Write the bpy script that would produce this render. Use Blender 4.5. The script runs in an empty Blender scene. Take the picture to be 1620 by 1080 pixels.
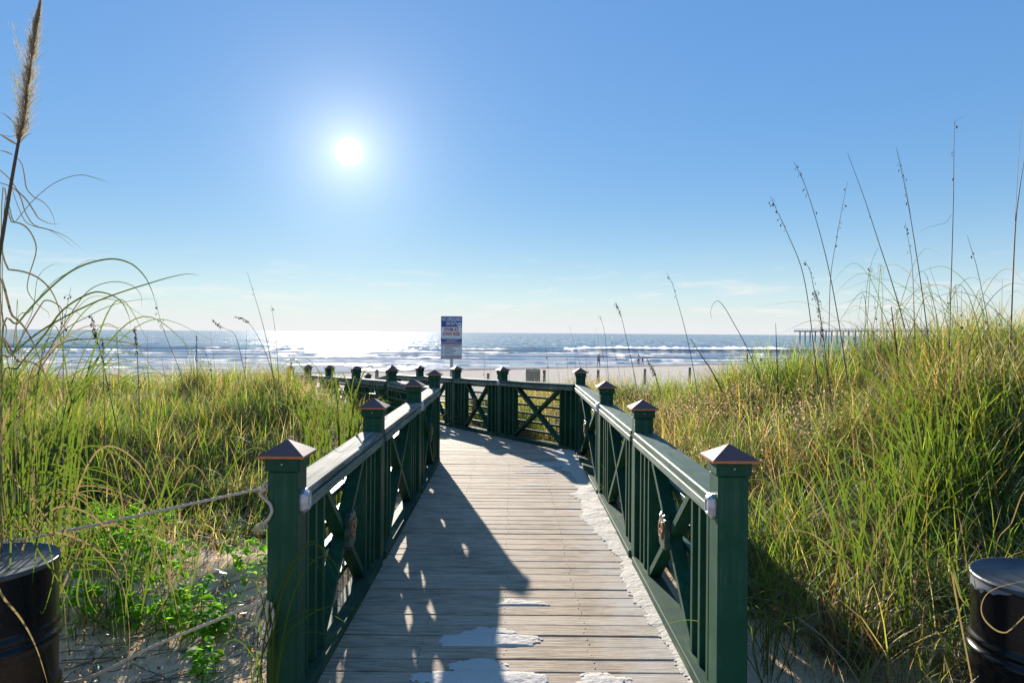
import bpy, bmesh, math, random
import numpy as np
from mathutils import Vector, Matrix, Quaternion

random.seed(7)
rng = np.random.default_rng(11)
SC = bpy.context.scene
COL = SC.collection
EYE = 1.76                       # eye height above the deck
ROLL = 0.0075
FPX = 1080.0

# ------------------------------------------------------------------ camera
cam_d = bpy.data.cameras.new('camera')
cam = bpy.data.objects.new('camera', cam_d)
COL.objects.link(cam)
cam.location = (0, 0, EYE)
cam.rotation_euler = (math.radians(90), -ROLL, 0)
cam_d.sensor_width = 36
cam_d.lens = 24
cam_d.shift_y = -13.6 / 1620
cam_d.clip_start = 0.05
cam_d.clip_end = 80000
SC.camera = cam

# ------------------------------------------------------------------ sky, sun, exposure
SUN_AZ = math.atan2(-0.2409, 1.0)            # left of straight ahead
SUN_EL = math.radians(14.36)
SUN = Vector((math.sin(SUN_AZ) * math.cos(SUN_EL), math.cos(SUN_AZ) * math.cos(SUN_EL), math.sin(SUN_EL)))

W = bpy.data.worlds.new('World')
SC.world = W
W.use_nodes = True
wn, wl = W.node_tree.nodes, W.node_tree.links
wn.clear()


def N(nodes, typ, **kw):
    n = nodes.new(typ)
    for k, v in kw.items():
        if k == 'inp':
            for a, b in v.items():
                n.inputs[a].default_value = b
        else:
            setattr(n, k, v)
    return n


def ramp(nodes, stops, interp='LINEAR'):
    n = nodes.new('ShaderNodeValToRGB')
    n.color_ramp.interpolation = interp
    el = n.color_ramp.elements
    while len(el) < len(stops):
        el.new(0.5)
    for e, (p, c) in zip(el, stops):
        e.position = p
        e.color = (c, c, c, 1) if isinstance(c, (int, float)) else (*c, 1)
    return n


sky = N(wn, 'ShaderNodeTexSky', sky_type='NISHITA', sun_disc=False, sun_elevation=SUN_EL, sun_rotation=SUN_AZ,
        altitude=0.0, air_density=1.0, dust_density=0.0, ozone_density=3.0)
gm = N(wn, 'ShaderNodeVectorMath', operation='MULTIPLY', inp={1: (0.77, 1.0, 1.18)})   # deep clear-air blue
hs = N(wn, 'ShaderNodeHueSaturation', inp={'Saturation': 1.0, 'Value': 1.0})
bg = N(wn, 'ShaderNodeBackground', inp={'Strength': 0.052})
wo = N(wn, 'ShaderNodeOutputWorld')
tc = N(wn, 'ShaderNodeTexCoord')
wl.new(sky.outputs[0], gm.inputs[0])
# even out the brightness of the sky, keep its colour (the photograph's own tone curve)
sepc = N(wn, 'ShaderNodeSeparateColor', mode='HSV')
comc = N(wn, 'ShaderNodeCombineColor', mode='HSV')
vpow = N(wn, 'ShaderNodeMath', operation='POWER', inp={1: 0.3})
vmul = N(wn, 'ShaderNodeMath', operation='MULTIPLY', inp={1: 3.32})
wl.new(gm.outputs[0], sepc.inputs[0])
wl.new(sepc.outputs[0], comc.inputs[0])
wl.new(sepc.outputs[1], comc.inputs[1])
wl.new(sepc.outputs[2], vpow.inputs[0])
wl.new(vpow.outputs[0], vmul.inputs[0])
wl.new(vmul.outputs[0], comc.inputs[2])
wl.new(comc.outputs[0], hs.inputs['Color'])
sx = N(wn, 'ShaderNodeSeparateXYZ')
wl.new(tc.outputs['Generated'], sx.inputs[0])


def mathn(op, a, b=None, c=None):
    n = N(wn, 'ShaderNodeMath', operation=op)
    for i, v in enumerate((a, b, c)):
        if v is None:
            continue
        if hasattr(v, 'links'):
            wl.new(v, n.inputs[i])
        else:
            n.inputs[i].default_value = v
    return n.outputs[0]


def wmix(fac, a, b):
    n = N(wn, 'ShaderNodeMix', data_type='RGBA')
    wl.new(fac, n.inputs[0])
    wl.new(a, n.inputs[6])
    if hasattr(b, 'links'):
        wl.new(b, n.inputs[7])
    else:
        n.inputs[7].default_value = (*b, 1)
    return n.outputs[2]


# pale sea haze that thickens towards the horizon
el = mathn('MAXIMUM', sx.outputs['Z'], 0.0)
hz = mathn('MULTIPLY', mathn('EXPONENT', mathn('MULTIPLY', el, -15.0)), 0.995)
skycol = wmix(hz, hs.outputs[0], (6.25, 6.3, 6.7))
# the bright air round the sun and the sun itself (angle from the sun)
dot = N(wn, 'ShaderNodeVectorMath', operation='DOT_PRODUCT', inp={1: SUN})
wl.new(tc.outputs['Generated'], dot.inputs[0])
ac = mathn('ARCCOSINE', mathn('MINIMUM', dot.outputs['Value'], 1.0))


def glow(col, sigma, strength, colour, power=1.0):
    e = mathn('EXPONENT', mathn('MULTIPLY', mathn('POWER', mathn('DIVIDE', ac, math.radians(sigma)), power), -1.0))
    s = N(wn, 'ShaderNodeVectorMath', operation='SCALE', inp={0: tuple(c * strength for c in colour)})
    wl.new(e, s.inputs['Scale'])
    n = N(wn, 'ShaderNodeVectorMath', operation='ADD')
    wl.new(col, n.inputs[0])
    wl.new(s.outputs[0], n.inputs[1])
    return n.outputs[0]


skycol = glow(skycol, 12.0, 1.0, (1.0, 0.85, 0.45))
skycol = glow(skycol, 2.9, 5.5, (1.0, 0.94, 0.84))
skycol = glow(skycol, 0.40, 120.0, (1.0, 0.97, 0.92), 1.6)     # the sun's disc
# thin fair-weather clouds low over the sea
mp = N(wn, 'ShaderNodeMapping', inp={'Scale': (7.0, 7.0, 42.0)})
wl.new(tc.outputs['Generated'], mp.inputs[0])
nz = N(wn, 'ShaderNodeTexNoise', inp={'Scale': 1.6, 'Detail': 6.0, 'Roughness': 0.6})
wl.new(mp.outputs[0], nz.inputs['Vector'])
cr = ramp(wn, [(0.53, 0.0), (0.72, 1.0)])
wl.new(nz.outputs[0], cr.inputs[0])
band = ramp(wn, [(0.0, 0.0), (0.012, 0.25), (0.035, 0.75), (0.06, 0.5), (0.12, 0.0)])
wl.new(sx.outputs['Z'], band.inputs[0])
skycol = wmix(mathn('MULTIPLY', cr.outputs[0], band.outputs[0]), skycol, (7.2, 7.05, 6.8))
wl.new(skycol, bg.inputs['Color'])
wl.new(bg.outputs[0], wo.inputs['Surface'])

sun_d = bpy.data.lights.new('sun', 'SUN')
sun_d.energy = 4.6
sun_d.angle = math.radians(0.5)
sun_d.color = (1.0, 0.93, 0.82)
sun = bpy.data.objects.new('sun', sun_d)
sun.rotation_euler = SUN.to_track_quat('Z', 'Y').to_euler()
sun.location = (-20, 60, 30)
COL.objects.link(sun)

SC.view_settings.view_transform = 'Standard'
SC.view_settings.look = 'None'
SC.view_settings.exposure = 1.38
SC.view_settings.gamma = 1.0
SC.view_settings.use_curve_mapping = False
SC.render.engine = 'CYCLES'
SC.cycles.use_denoising = True
SC.cycles.max_bounces = 8
SC.cycles.transparent_max_bounces = 8
SC.cycles.sample_clamp_indirect = 6.0


# ------------------------------------------------------------------ helpers
def at(px, py, Y):
    """point at distance Y that stands where the photograph shows pixel (px, py)"""
    u, v = (px - 810) / FPX, (py - 526.4) / FPX
    c, s = math.cos(ROLL), math.sin(ROLL)
    u2, v2 = u * c + v * s, -u * s + v * c
    return Vector((u2 * Y, Y, EYE - v2 * Y))


def tag(o, label=None, cat=None, group=None, kind=None):
    if label:
        o['label'] = label
    if cat:
        o['category'] = cat
    if group:
        o['group'] = group
    if kind:
        o['kind'] = kind
    return o


def empty(name, loc=(0, 0, 0), rz=0.0, parent=None):
    o = bpy.data.objects.new(name, None)
    o.empty_display_size = 0.2
    o.location = loc
    o.rotation_euler = (0, 0, rz)
    COL.objects.link(o)
    if parent:
        o.parent = parent
    return o


def link(name, me, parent=None, loc=None, rot=None):
    o = bpy.data.objects.new(name, me)
    COL.objects.link(o)
    if parent:
        o.parent = parent
    if loc is not None:
        o.location = loc
    if rot is not None:
        o.rotation_euler = rot
    return o


def mesh_py(name, verts, faces, mats, smooth=False, midx=None):
    me = bpy.data.meshes.new(name)
    me.from_pydata([tuple(v) for v in verts], [], faces)
    for m in (mats if isinstance(mats, (list, tuple)) else [mats]):
        me.materials.append(m)
    if midx is not None:
        for p, i in zip(me.polygons, midx):
            p.material_index = i
    if smooth:
        for p in me.polygons:
            p.use_smooth = True
    me.update()
    return me


def bm_mesh(name, bm, mats, smooth=False):
    me = bpy.data.meshes.new(name)
    bmesh.ops.recalc_face_normals(bm, faces=bm.faces)
    bm.to_mesh(me)
    bm.free()
    for m in (mats if isinstance(mats, (list, tuple)) else [mats]):
        me.materials.append(m)
    if smooth:
        for p in me.polygons:
            p.use_smooth = True
    return me


def hexa(bm, pts, bevel=0.0, mat=0):
    """eight points: bottom four then top four (same winding)"""
    vs = [bm.verts.new(p) for p in pts]
    fs = [(0, 3, 2, 1), (4, 5, 6, 7), (0, 1, 5, 4), (1, 2, 6, 5), (2, 3, 7, 6), (3, 0, 4, 7)]
    out = [bm.faces.new([vs[i] for i in f]) for f in fs]
    for f in out:
        f.material_index = mat
    if bevel:
        es = list({e for f in out for e in f.edges})
        bmesh.ops.bevel(bm, geom=es, offset=bevel, segments=1, affect='EDGES', profile=0.5)


def box(bm, x0, x1, y0, y1, z0, z1, bevel=0.0, mat=0):
    hexa(bm, [(x0, y0, z0), (x1, y0, z0), (x1, y1, z0), (x0, y1, z0),
              (x0, y0, z1), (x1, y0, z1), (x1, y1, z1), (x0, y1, z1)], bevel, mat)


def catmull(pts, n):
    P = [np.array(p, float) for p in pts]
    if len(P) == 2:
        return [Vector(P[0] + (P[1] - P[0]) * t) for t in np.linspace(0, 1, n)]
    P = [2 * P[0] - P[1]] + P + [2 * P[-1] - P[-2]]
    segs = len(P) - 3
    out = []
    for t in np.linspace(0, segs - 1e-6, n):
        i = int(t)
        f = t - i
        a, b, c, d = P[i:i + 4]
        out.append(Vector(0.5 * ((2 * b) + (c - a) * f + (2 * a - 5 * b + 4 * c - d) * f * f + (3 * b - a - 3 * c + d) * f ** 3)))
    return out


def tube_data(pts, r, sides=6, lobes=0, twist=0.0, lobe_amp=0.25, cap=True):
    """verts and faces of a tube along pts, r a number or function of t"""
    verts, faces = [], []
    n = len(pts)
    up = Vector((0.3, 0.2, 1)).normalized()
    L = 0.0
    prev = None
    for i, p in enumerate(pts):
        t = (pts[min(i + 1, n - 1)] - pts[max(i - 1, 0)]).normalized()
        if i:
            L += (p - pts[i - 1]).length
        if prev is None:
            a = t.cross(up)
            if a.length < 1e-4:
                a = t.cross(Vector((1, 0, 0)))
            a.normalize()
        else:
            a = (prev - t * prev.dot(t)).normalized()
        prev = a
        b = t.cross(a)
        rr = r(i / (n - 1)) if callable(r) else r
        for k in range(sides):
            ang = 2 * math.pi * k / sides
            q = rr * (1 + lobe_amp * math.cos(lobes * (ang) + L * twist)) if lobes else rr
            verts.append(p + a * (math.cos(ang) * q) + b * (math.sin(ang) * q))
    for i in range(n - 1):
        for k in range(sides):
            k2 = (k + 1) % sides
            faces.append((i * sides + k, i * sides + k2, (i + 1) * sides + k2, (i + 1) * sides + k))
    if cap:
        faces.append(tuple(range(sides - 1, -1, -1)))
        faces.append(tuple((n - 1) * sides + k for k in range(sides)))
    return verts, faces


def tube(name, pts, r, mat, parent=None, sides=6, **kw):
    v, f = tube_data(pts, r, sides, **kw)
    return link(name, mesh_py(name, v, f, mat, smooth=True), parent)


class MB:
    """collects pieces of one mesh"""

    def __init__(self):
        self.v, self.f = [], []

    def add(self, v, f):
        o = len(self.v)
        self.v += list(v)
        self.f += [tuple(i + o for i in q) for q in f]

    def build(self, name, mat, parent=None, smooth=True):
        return link(name, mesh_py(name, self.v, self.f, mat, smooth=smooth), parent)


def ribbon_data(pts, w, facing=None, fold=0.25):
    """a grass leaf: a folded ribbon along pts, w = full width at its middle"""
    n = len(pts)
    v, f = [], []
    fac = facing or Vector((random.uniform(-.6, .6), -1, random.uniform(0, .6)))
    for i, p in enumerate(pts):
        t = (pts[min(i + 1, n - 1)] - pts[max(i - 1, 0)]).normalized()
        s = t.cross(fac)
        if s.length < 1e-4:
            s = Vector((1, 0, 0))
        s.normalize()
        nn = s.cross(t)
        u = i / (n - 1)
        ww = w * 0.5 * min(1.0, 0.55 + 1.6 * u) * (1 - u ** 2.2) + 0.0002
        v += [p - s * ww + nn * ww * fold, p, p + s * ww + nn * ww * fold]
    for i in range(n - 1):
        a, b = i * 3, i * 3 + 3
        f += [(a, a + 1, b + 1, b), (a + 1, a + 2, b + 2, b + 1)]
    return v, f


# numpy value noise
_perm = rng.random((256, 256))


def vnoise(x, y, s=1.0, seed=0):
    x = np.asarray(x, float) * s + seed * 17.31
    y = np.asarray(y, float) * s + seed * 9.77
    xi, yi = np.floor(x).astype(int), np.floor(y).astype(int)
    fx, fy = x - xi, y - yi
    fx, fy = fx * fx * (3 - 2 * fx), fy * fy * (3 - 2 * fy)
    g = lambda a, b: _perm[a % 256, b % 256]
    return (g(xi, yi) * (1 - fx) + g(xi + 1, yi) * fx) * (1 - fy) + (g(xi, yi + 1) * (1 - fx) + g(xi + 1, yi + 1) * fx) * fy


def fbm(x, y, s=1.0, o=4, seed=0):
    t, a, n = 0, 1.0, 0
    for k in range(o):
        t = t + a * vnoise(x, y, s * 2 ** k, seed + k)
        n += a
        a *= 0.5
    return t / n


def sstep(a, b, x):
    t = np.clip((np.asarray(x, float) - a) / (b - a), 0, 1)
    return t * t * (3 - 2 * t)


# ------------------------------------------------------------------ materials
def material(name):
    m = bpy.data.materials.new(name)
    m.use_nodes = True
    n, l = m.node_tree.nodes, m.node_tree.links
    b = n['Principled BSDF']
    return m, n, l, b


def mix_rgb(n, l, fac, a, b):
    m = n.new('ShaderNodeMix')
    m.data_type = 'RGBA'
    for i, s in ((0, fac), (6, a), (7, b)):
        if hasattr(s, 'links'):
            l.new(s, m.inputs[i])
        elif isinstance(s, (int, float)):
            m.inputs[i].default_value = s
        else:
            m.inputs[i].default_value = (*s, 1)
    return m.outputs[2]


def noise(n, l, scale, detail=4, rough=0.55, mapping=None, coord='Object'):
    t = n.new('ShaderNodeTexCoord')
    z = N(n, 'ShaderNodeTexNoise', inp={'Scale': scale, 'Detail': detail, 'Roughness': rough})
    src = t.outputs[coord]
    if mapping:
        mp = N(n, 'ShaderNodeMapping', inp={'Scale': mapping})
        l.new(src, mp.inputs[0])
        src = mp.outputs[0]
    l.new(src, z.inputs['Vector'])
    return z.outputs[0]


def bump(n, l, b, h, strength=0.3, dist=0.01):
    u = N(n, 'ShaderNodeBump', inp={'Strength': strength, 'Distance': dist})
    l.new(h, u.inputs['Height'])
    l.new(u.outputs[0], b.inputs['Normal'])


def rgb_ramp(n, l, src, stops):
    r = ramp(n, stops)
    l.new(src, r.inputs[0])
    return r.outputs[0]


def simple(name, col, rough=0.6, metal=0.0, var=0.25, scale=20, bump_s=0.1, mapping=None, bdist=0.003):
    m, n, l, b = material(name)
    z = noise(n, l, scale, mapping=mapping)
    c = mix_rgb(n, l, z, tuple(c * (1 - var) for c in col), tuple(min(1, c * (1 + var)) for c in col))
    l.new(c, b.inputs['Base Color'])
    b.inputs['Roughness'].default_value = rough
    b.inputs['Metallic'].default_value = metal
    if bump_s:
        bump(n, l, b, z, bump_s, bdist)
    return m


def painted_wood(name, col, worn, amount, grain=(1, 1, 1), rough=0.5, spec=0.3):
    """green painted timber: grain along one axis, paint worn to grey along the grain"""
    m, n, l, b = material(name)
    g = noise(n, l, 26, 6, 0.65, mapping=grain)
    big = noise(n, l, 3.5, 4, 0.6)
    wearv = N(n, 'ShaderNodeMath', operation='MULTIPLY')
    l.new(rgb_ramp(n, l, g, [(0.42, 0.0), (0.66, 1.0)]), wearv.inputs[0])
    l.new(rgb_ramp(n, l, big, [(0.55 - amount * 0.4, 0.0), (0.85 - amount * 0.4, 1.0)]), wearv.inputs[1])
    paint = mix_rgb(n, l, big, tuple(c * 0.75 for c in col), tuple(c * 1.3 for c in col))
    ck = noise(n, l, 11, 2, 0.5, mapping=tuple(g_ * (0.45 if g_ < 1 else 1) for g_ in grain))
    crack = rgb_ramp(n, l, ck, [(0.488, 0.0), (0.497, 1.0), (0.503, 1.0), (0.512, 0.0)])
    crk = N(n, 'ShaderNodeMath', operation='MULTIPLY')
    l.new(crack, crk.inputs[0])
    l.new(rgb_ramp(n, l, big, [(0.5, 0.0), (0.6, 0.7)]), crk.inputs[1])
    pc = mix_rgb(n, l, wearv.outputs[0], paint, worn)
    l.new(mix_rgb(n, l, crk.outputs[0], pc, tuple(c * 0.3 for c in col)), b.inputs['Base Color'])
    b.inputs['Roughness'].default_value = rough
    b.inputs['Specular IOR Level'].default_value = spec
    bump(n, l, b, g, 0.5, 0.004)
    return m


def foliage(name, trans=0.5, gloss=0.25, use_attr=True, col=(0.1, 0.16, 0.03), boost=1.25, vary=True):
    m, n, l, b = material(name)
    n.remove(b)
    out = n['Material Output']
    if use_attr:
        a = N(n, 'ShaderNodeVertexColor', layer_name='Col')
        c = a.outputs[0]
    else:
        z = noise(n, l, 14, 3)
        c = mix_rgb(n, l, z, tuple(x * 0.7 for x in col), tuple(x * 1.35 for x in col))
        oi = n.new('ShaderNodeObjectInfo')
        c = c if not vary else mix_rgb(n, l, rgb_ramp(n, l, oi.outputs['Random'], [(0.0, 0.45), (0.45, 0.0), (0.8, 0.0), (1.0, 0.55)]), c, (col[0] * 1.15, col[1] * 0.72, col[2] * 1.1))
    d = n.new('ShaderNodeBsdfDiffuse')
    t = n.new('ShaderNodeBsdfTranslucent')
    g = N(n, 'ShaderNodeBsdfGlossy', inp={'Roughness': 0.55})
    g.inputs['Color'].default_value = (0.9, 0.92, 0.9, 1)
    l.new(c, d.inputs['Color'])
    tcol = N(n, 'ShaderNodeMix', data_type='RGBA', blend_type='MULTIPLY')
    tcol.inputs[0].default_value = 1
    l.new(c, tcol.inputs[6])
    tcol.inputs[7].default_value = (1.35 * boost, 1.3 * boost, 0.8 * boost, 1)
    l.new(tcol.outputs[2], t.inputs['Color'])
    m1 = N(n, 'ShaderNodeMixShader', inp={0: trans})
    l.new(d.outputs[0], m1.inputs[1])
    l.new(t.outputs[0], m1.inputs[2])
    fr = N(n, 'ShaderNodeFresnel', inp={'IOR': 1.4})
    fm = N(n, 'ShaderNodeMath', operation='MULTIPLY', inp={1: gloss})
    l.new(fr.outputs[0], fm.inputs[0])
    m2 = n.new('ShaderNodeMixShader')
    l.new(fm.outputs[0], m2.inputs[0])
    l.new(m1.outputs[0], m2.inputs[1])
    l.new(g.outputs[0], m2.inputs[2])
    l.new(m2.outputs[0], out.inputs['Surface'])
    return m


M = {}
GREEN = (0.0095, 0.064, 0.033)
M['post'] = painted_wood('green painted post', GREEN, (0.06, 0.12, 0.08), 0.25, (1, 1, 0.06), 0.5, 0.16)
M['rail_left'] = painted_wood('weathered grey green rail', (0.13, 0.14, 0.115), (0.46, 0.42, 0.35), 0.9, (1, 0.05, 1), 0.8, 0.035)
M['rail'] = painted_wood('green handrail', (0.045, 0.10, 0.07), (0.18, 0.21, 0.16), 0.35, (1, 0.07, 1), 0.6, 0.13)
M['green'] = painted_wood('green painted board', GREEN, (0.06, 0.12, 0.08), 0.25, (1, 1, 0.08), 0.5, 0.2)
M['trim'] = painted_wood('green rail trim', (0.10, 0.15, 0.11), (0.36, 0.36, 0.29), 0.5, (1, 0.07, 1), 0.6, 0.15)  # paler than the other boards: grazing sunlight put into the colour
M['kick'] = painted_wood('worn bottom rail', (0.02, 0.062, 0.04), (0.14, 0.18, 0.09), 0.4, (1, 0.07, 1), 0.7, 0.1)
M['patina'] = simple('brown copper patina', (0.15, 0.085, 0.08), 0.6, 0.2, 0.2, 30, 0.06)
M['copper'] = simple('bright copper edge', (0.42, 0.17, 0.075), 0.4, 0.8, 0.25, 40, 0.05)
M['alu'] = simple('cast aluminium', (0.5, 0.51, 0.55), 0.42, 0.7, 0.2, 40, 0.12)
M['steel'] = simple('screw steel', (0.42, 0.42, 0.43), 0.45, 0.8, 0.2, 60, 0.0)
M['dark_screw'] = simple('dark screw head', (0.09, 0.085, 0.085), 0.5, 0.5, 0.3, 60, 0.0)
M['gold'] = simple('carved letter wood', (0.34, 0.17, 0.075), 0.5, 0.0, 0.35, 30, 0.15)
M['plaque'] = simple('plaque green', (0.018, 0.055, 0.036), 0.4, 0.0, 0.3, 12, 0.08)
M['rope'] = simple('weathered rope', (0.55, 0.46, 0.33), 0.9, 0.0, 0.25, 60, 0.4)
M['pile'] = simple('weathered piling', (0.27, 0.21, 0.15), 0.85, 0.0, 0.35, 10, 0.4, (1, 1, 0.15))
M['slatwood'] = simple('grey bin slat', (0.27, 0.25, 0.20), 0.8, 0.0, 0.35, 10, 0.3, (1, 1, 0.15))
M['white_post'] = simple('white sign post', (0.62, 0.62, 0.6), 0.5, 0.0, 0.08, 8, 0.0)
M['sign_white'] = simple('sign white', (0.78, 0.79, 0.8), 0.45, 0.0, 0.03, 5, 0.0)
M['sign_blue'] = simple('sign blue', (0.03, 0.085, 0.36), 0.45, 0.0, 0.05, 5, 0.0)
M['sign_red'] = simple('sign red', (0.45, 0.06, 0.06), 0.45, 0.0, 0.05, 5, 0.0)
M['sign_pink'] = simple('faded red sign band', (0.42, 0.22, 0.30), 0.45, 0.0, 0.08, 5, 0.0)
M['sign_ink'] = simple('sign ink', (0.06, 0.07, 0.14), 0.5, 0.0, 0.05, 5, 0.0)
M['concrete'] = simple('pier concrete', (0.40, 0.41, 0.43), 0.85, 0.0, 0.15, 0.3, 0.0)  # colour lightened to stand in for haze over the distance
M['skin'] = simple('skin', (0.34, 0.2, 0.14), 0.6, 0.0, 0.1, 10, 0.0)
M['stalk'] = simple('dry stalk', (0.17, 0.125, 0.075), 0.75, 0.0, 0.3, 20, 0.1)
M['stalk_dark'] = simple('dark weathered stalk', (0.085, 0.062, 0.04), 0.8, 0.0, 0.3, 20, 0.1)
M['spike'] = foliage('dry spikelet', 0.35, 0.1, False, (0.15, 0.095, 0.05), 1.0, False)
M['plume'] = foliage('reed plume fibre', 0.4, 0.1, False, (0.34, 0.29, 0.235), 0.85, False)
M['grass'] = foliage('grass blade', 0.62, 0.09, True, boost=1.4)
M['blade_green'] = foliage('long green blade', 0.5, 0.12, False, (0.07, 0.112, 0.018), 1.05)
M['blade_dry'] = foliage('long dry blade', 0.35, 0.2, False, (0.23, 0.17, 0.10), 0.95, False)
M['blade_grey'] = foliage('grey dry reed leaf', 0.2, 0.15, False, (0.15, 0.125, 0.095), 0.9, False)
M['blade_backlit'] = foliage('backlit arching blade', 0.3, 0.1, False, (0.05, 0.075, 0.02), 1.0)  # green blade with its colour darkened to look backlit against the sky
M['broadleaf'] = foliage('bright broad leaf', 0.66, 0.015, False, (0.12, 0.31, 0.018), 1.35)

# sand
m, n, l, b = material('dune sand')
z1 = noise(n, l, 1.3, 5, 0.6)
z2 = noise(n, l, 90, 3, 0.7)
z3 = noise(n, l, 9, 5, 0.65)
c = mix_rgb(n, l, z1, (0.55, 0.47, 0.38), (0.70, 0.63, 0.54))
c = mix_rgb(n, l, rgb_ramp(n, l, z3, [(0.5, 0.0), (0.75, 0.45)]), c, (0.34, 0.26, 0.185))
c = mix_rgb(n, l, rgb_ramp(n, l, z2, [(0.55, 0.0), (0.8, 0.5)]), c, (0.28, 0.21, 0.155))
# wet sand near the waterline (world z)
geo = n.new('ShaderNodeNewGeometry')
sp = n.new('ShaderNodeSeparateXYZ')
l.new(geo.outputs['Position'], sp.inputs[0])
mr = N(n, 'ShaderNodeMapRange', inp={1: -2.75, 2: -2.45, 3: 1.0, 4: 0.0})
l.new(sp.outputs['Z'], mr.inputs[0])
tanr = N(n, 'ShaderNodeMapRange', inp={1: 9.0, 2: 22.0, 3: 1.0, 4: 0.0})
l.new(sp.outputs['Y'], tanr.inputs[0])
tm = N(n, 'ShaderNodeMix', data_type='RGBA', blend_type='MULTIPLY')
l.new(tanr.outputs[0], tm.inputs[0])
l.new(c, tm.inputs[6])
tm.inputs[7].default_value = (0.97, 0.83, 0.66, 1)
c = tm.outputs[2]
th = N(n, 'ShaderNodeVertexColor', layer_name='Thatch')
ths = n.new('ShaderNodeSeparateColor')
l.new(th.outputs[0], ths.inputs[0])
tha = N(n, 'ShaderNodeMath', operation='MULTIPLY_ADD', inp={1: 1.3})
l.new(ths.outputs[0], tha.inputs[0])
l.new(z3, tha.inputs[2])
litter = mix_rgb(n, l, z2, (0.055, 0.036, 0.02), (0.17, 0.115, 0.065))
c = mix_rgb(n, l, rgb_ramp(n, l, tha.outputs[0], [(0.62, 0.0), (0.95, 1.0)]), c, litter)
c = mix_rgb(n, l, mr.outputs[0], c, (0.21, 0.18, 0.15))
l.new(c, b.inputs['Base Color'])
rr = N(n, 'ShaderNodeMapRange', inp={1: 0.0, 2: 1.0, 3: 0.92, 4: 0.25})
l.new(mr.outputs[0], rr.inputs[0])
l.new(rr.outputs[0], b.inputs['Roughness'])
b.inputs['Specular IOR Level'].default_value = 0.0
hm = N(n, 'ShaderNodeMath', operation='MULTIPLY_ADD', inp={1: 0.25})
l.new(z2, hm.inputs[0])
l.new(z3, hm.inputs[2])
bump(n, l, b, hm.outputs[0], 0.55, 0.035)
M['sand'] = m
M['sand_fine'] = simple('blown white sand', (0.60, 0.54, 0.46), 0.95, 0.0, 0.08, 45, 0.5, None, 0.012)

# deck boards: weathered, grain along X, every board a little different
m, n, l, b = material('weathered deck board')
oi = n.new('ShaderNodeObjectInfo')
t = n.new('ShaderNodeTexCoord')
off = N(n, 'ShaderNodeVectorMath', operation='SCALE', inp={0: (37.0, 91.0, 13.0)})
l.new(oi.outputs['Random'], off.inputs['Scale'])
ad = N(n, 'ShaderNodeVectorMath', operation='ADD')
l.new(t.outputs['Object'], ad.inputs[0])
l.new(off.outputs[0], ad.inputs[1])
mp1 = N(n, 'ShaderNodeMapping', inp={'Scale': (0.9, 16.0, 16.0)})
l.new(ad.outputs[0], mp1.inputs[0])
g1 = N(n, 'ShaderNodeTexNoise', inp={'Scale': 5.0, 'Detail': 8.0, 'Roughness': 0.7, 'Distortion': 0.6})
l.new(mp1.outputs[0], g1.inputs['Vector'])
mp2 = N(n, 'ShaderNodeMapping', inp={'Scale': (1.2, 3.0, 3.0)})
l.new(ad.outputs[0], mp2.inputs[0])
g2 = N(n, 'ShaderNodeTexNoise', inp={'Scale': 1.6, 'Detail': 5.0, 'Roughness': 0.6})
l.new(mp2.outputs[0], g2.inputs['Vector'])
base = mix_rgb(n, l, rgb_ramp(n, l, g1.outputs[0], [(0.38, 0.0), (0.60, 1.0)]), (0.11, 0.075, 0.05), (0.62, 0.47, 0.32))
tone = ramp(n, [(0.0, (0.54, 0.41, 0.28)), (0.3, (0.38, 0.30, 0.22)), (0.5, (0.60, 0.48, 0.35)), (0.75, (0.52, 0.38, 0.25)), (1.0, (0.42, 0.345, 0.26))])
l.new(oi.outputs['Random'], tone.inputs[0])
base = mix_rgb(n, l, 0.34, base, tone.outputs[0])
base = mix_rgb(n, l, rgb_ramp(n, l, g2.outputs[0], [(0.25, 0.65), (0.46, 0.0)]), base, (0.17, 0.13, 0.10))
base = mix_rgb(n, l, rgb_ramp(n, l, g2.outputs[0], [(0.45, 0.0), (0.75, 0.5)]), base, (0.58, 0.48, 0.36))
sxd = n.new('ShaderNodeSeparateXYZ')
l.new(t.outputs['Object'], sxd.inputs[0])
dn = N(n, 'ShaderNodeTexNoise', inp={'Scale': 3.2, 'Detail': 7.0, 'Roughness': 0.72})
l.new(t.outputs['Object'], dn.inputs['Vector'])
dx = N(n, 'ShaderNodeMapRange', inp={1: 0.25, 2: 0.95, 3: -0.15, 4: 0.28})
l.new(sxd.outputs['X'], dx.inputs[0])
da = N(n, 'ShaderNodeMath', operation='ADD')
l.new(dn.outputs[0], da.inputs[0])
l.new(dx.outputs[0], da.inputs[1])
base = mix_rgb(n, l, rgb_ramp(n, l, da.outputs[0], [(0.48, 0.0), (0.78, 0.8)]), base, (0.55, 0.51, 0.45))
l.new(base, b.inputs['Base Color'])
b.inputs['Roughness'].default_value = 0.8
b.inputs['Specular IOR Level'].default_value = 0.15
bump(n, l, b, g1.outputs[0], 0.8, 0.006)
M['deck'] = m

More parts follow.
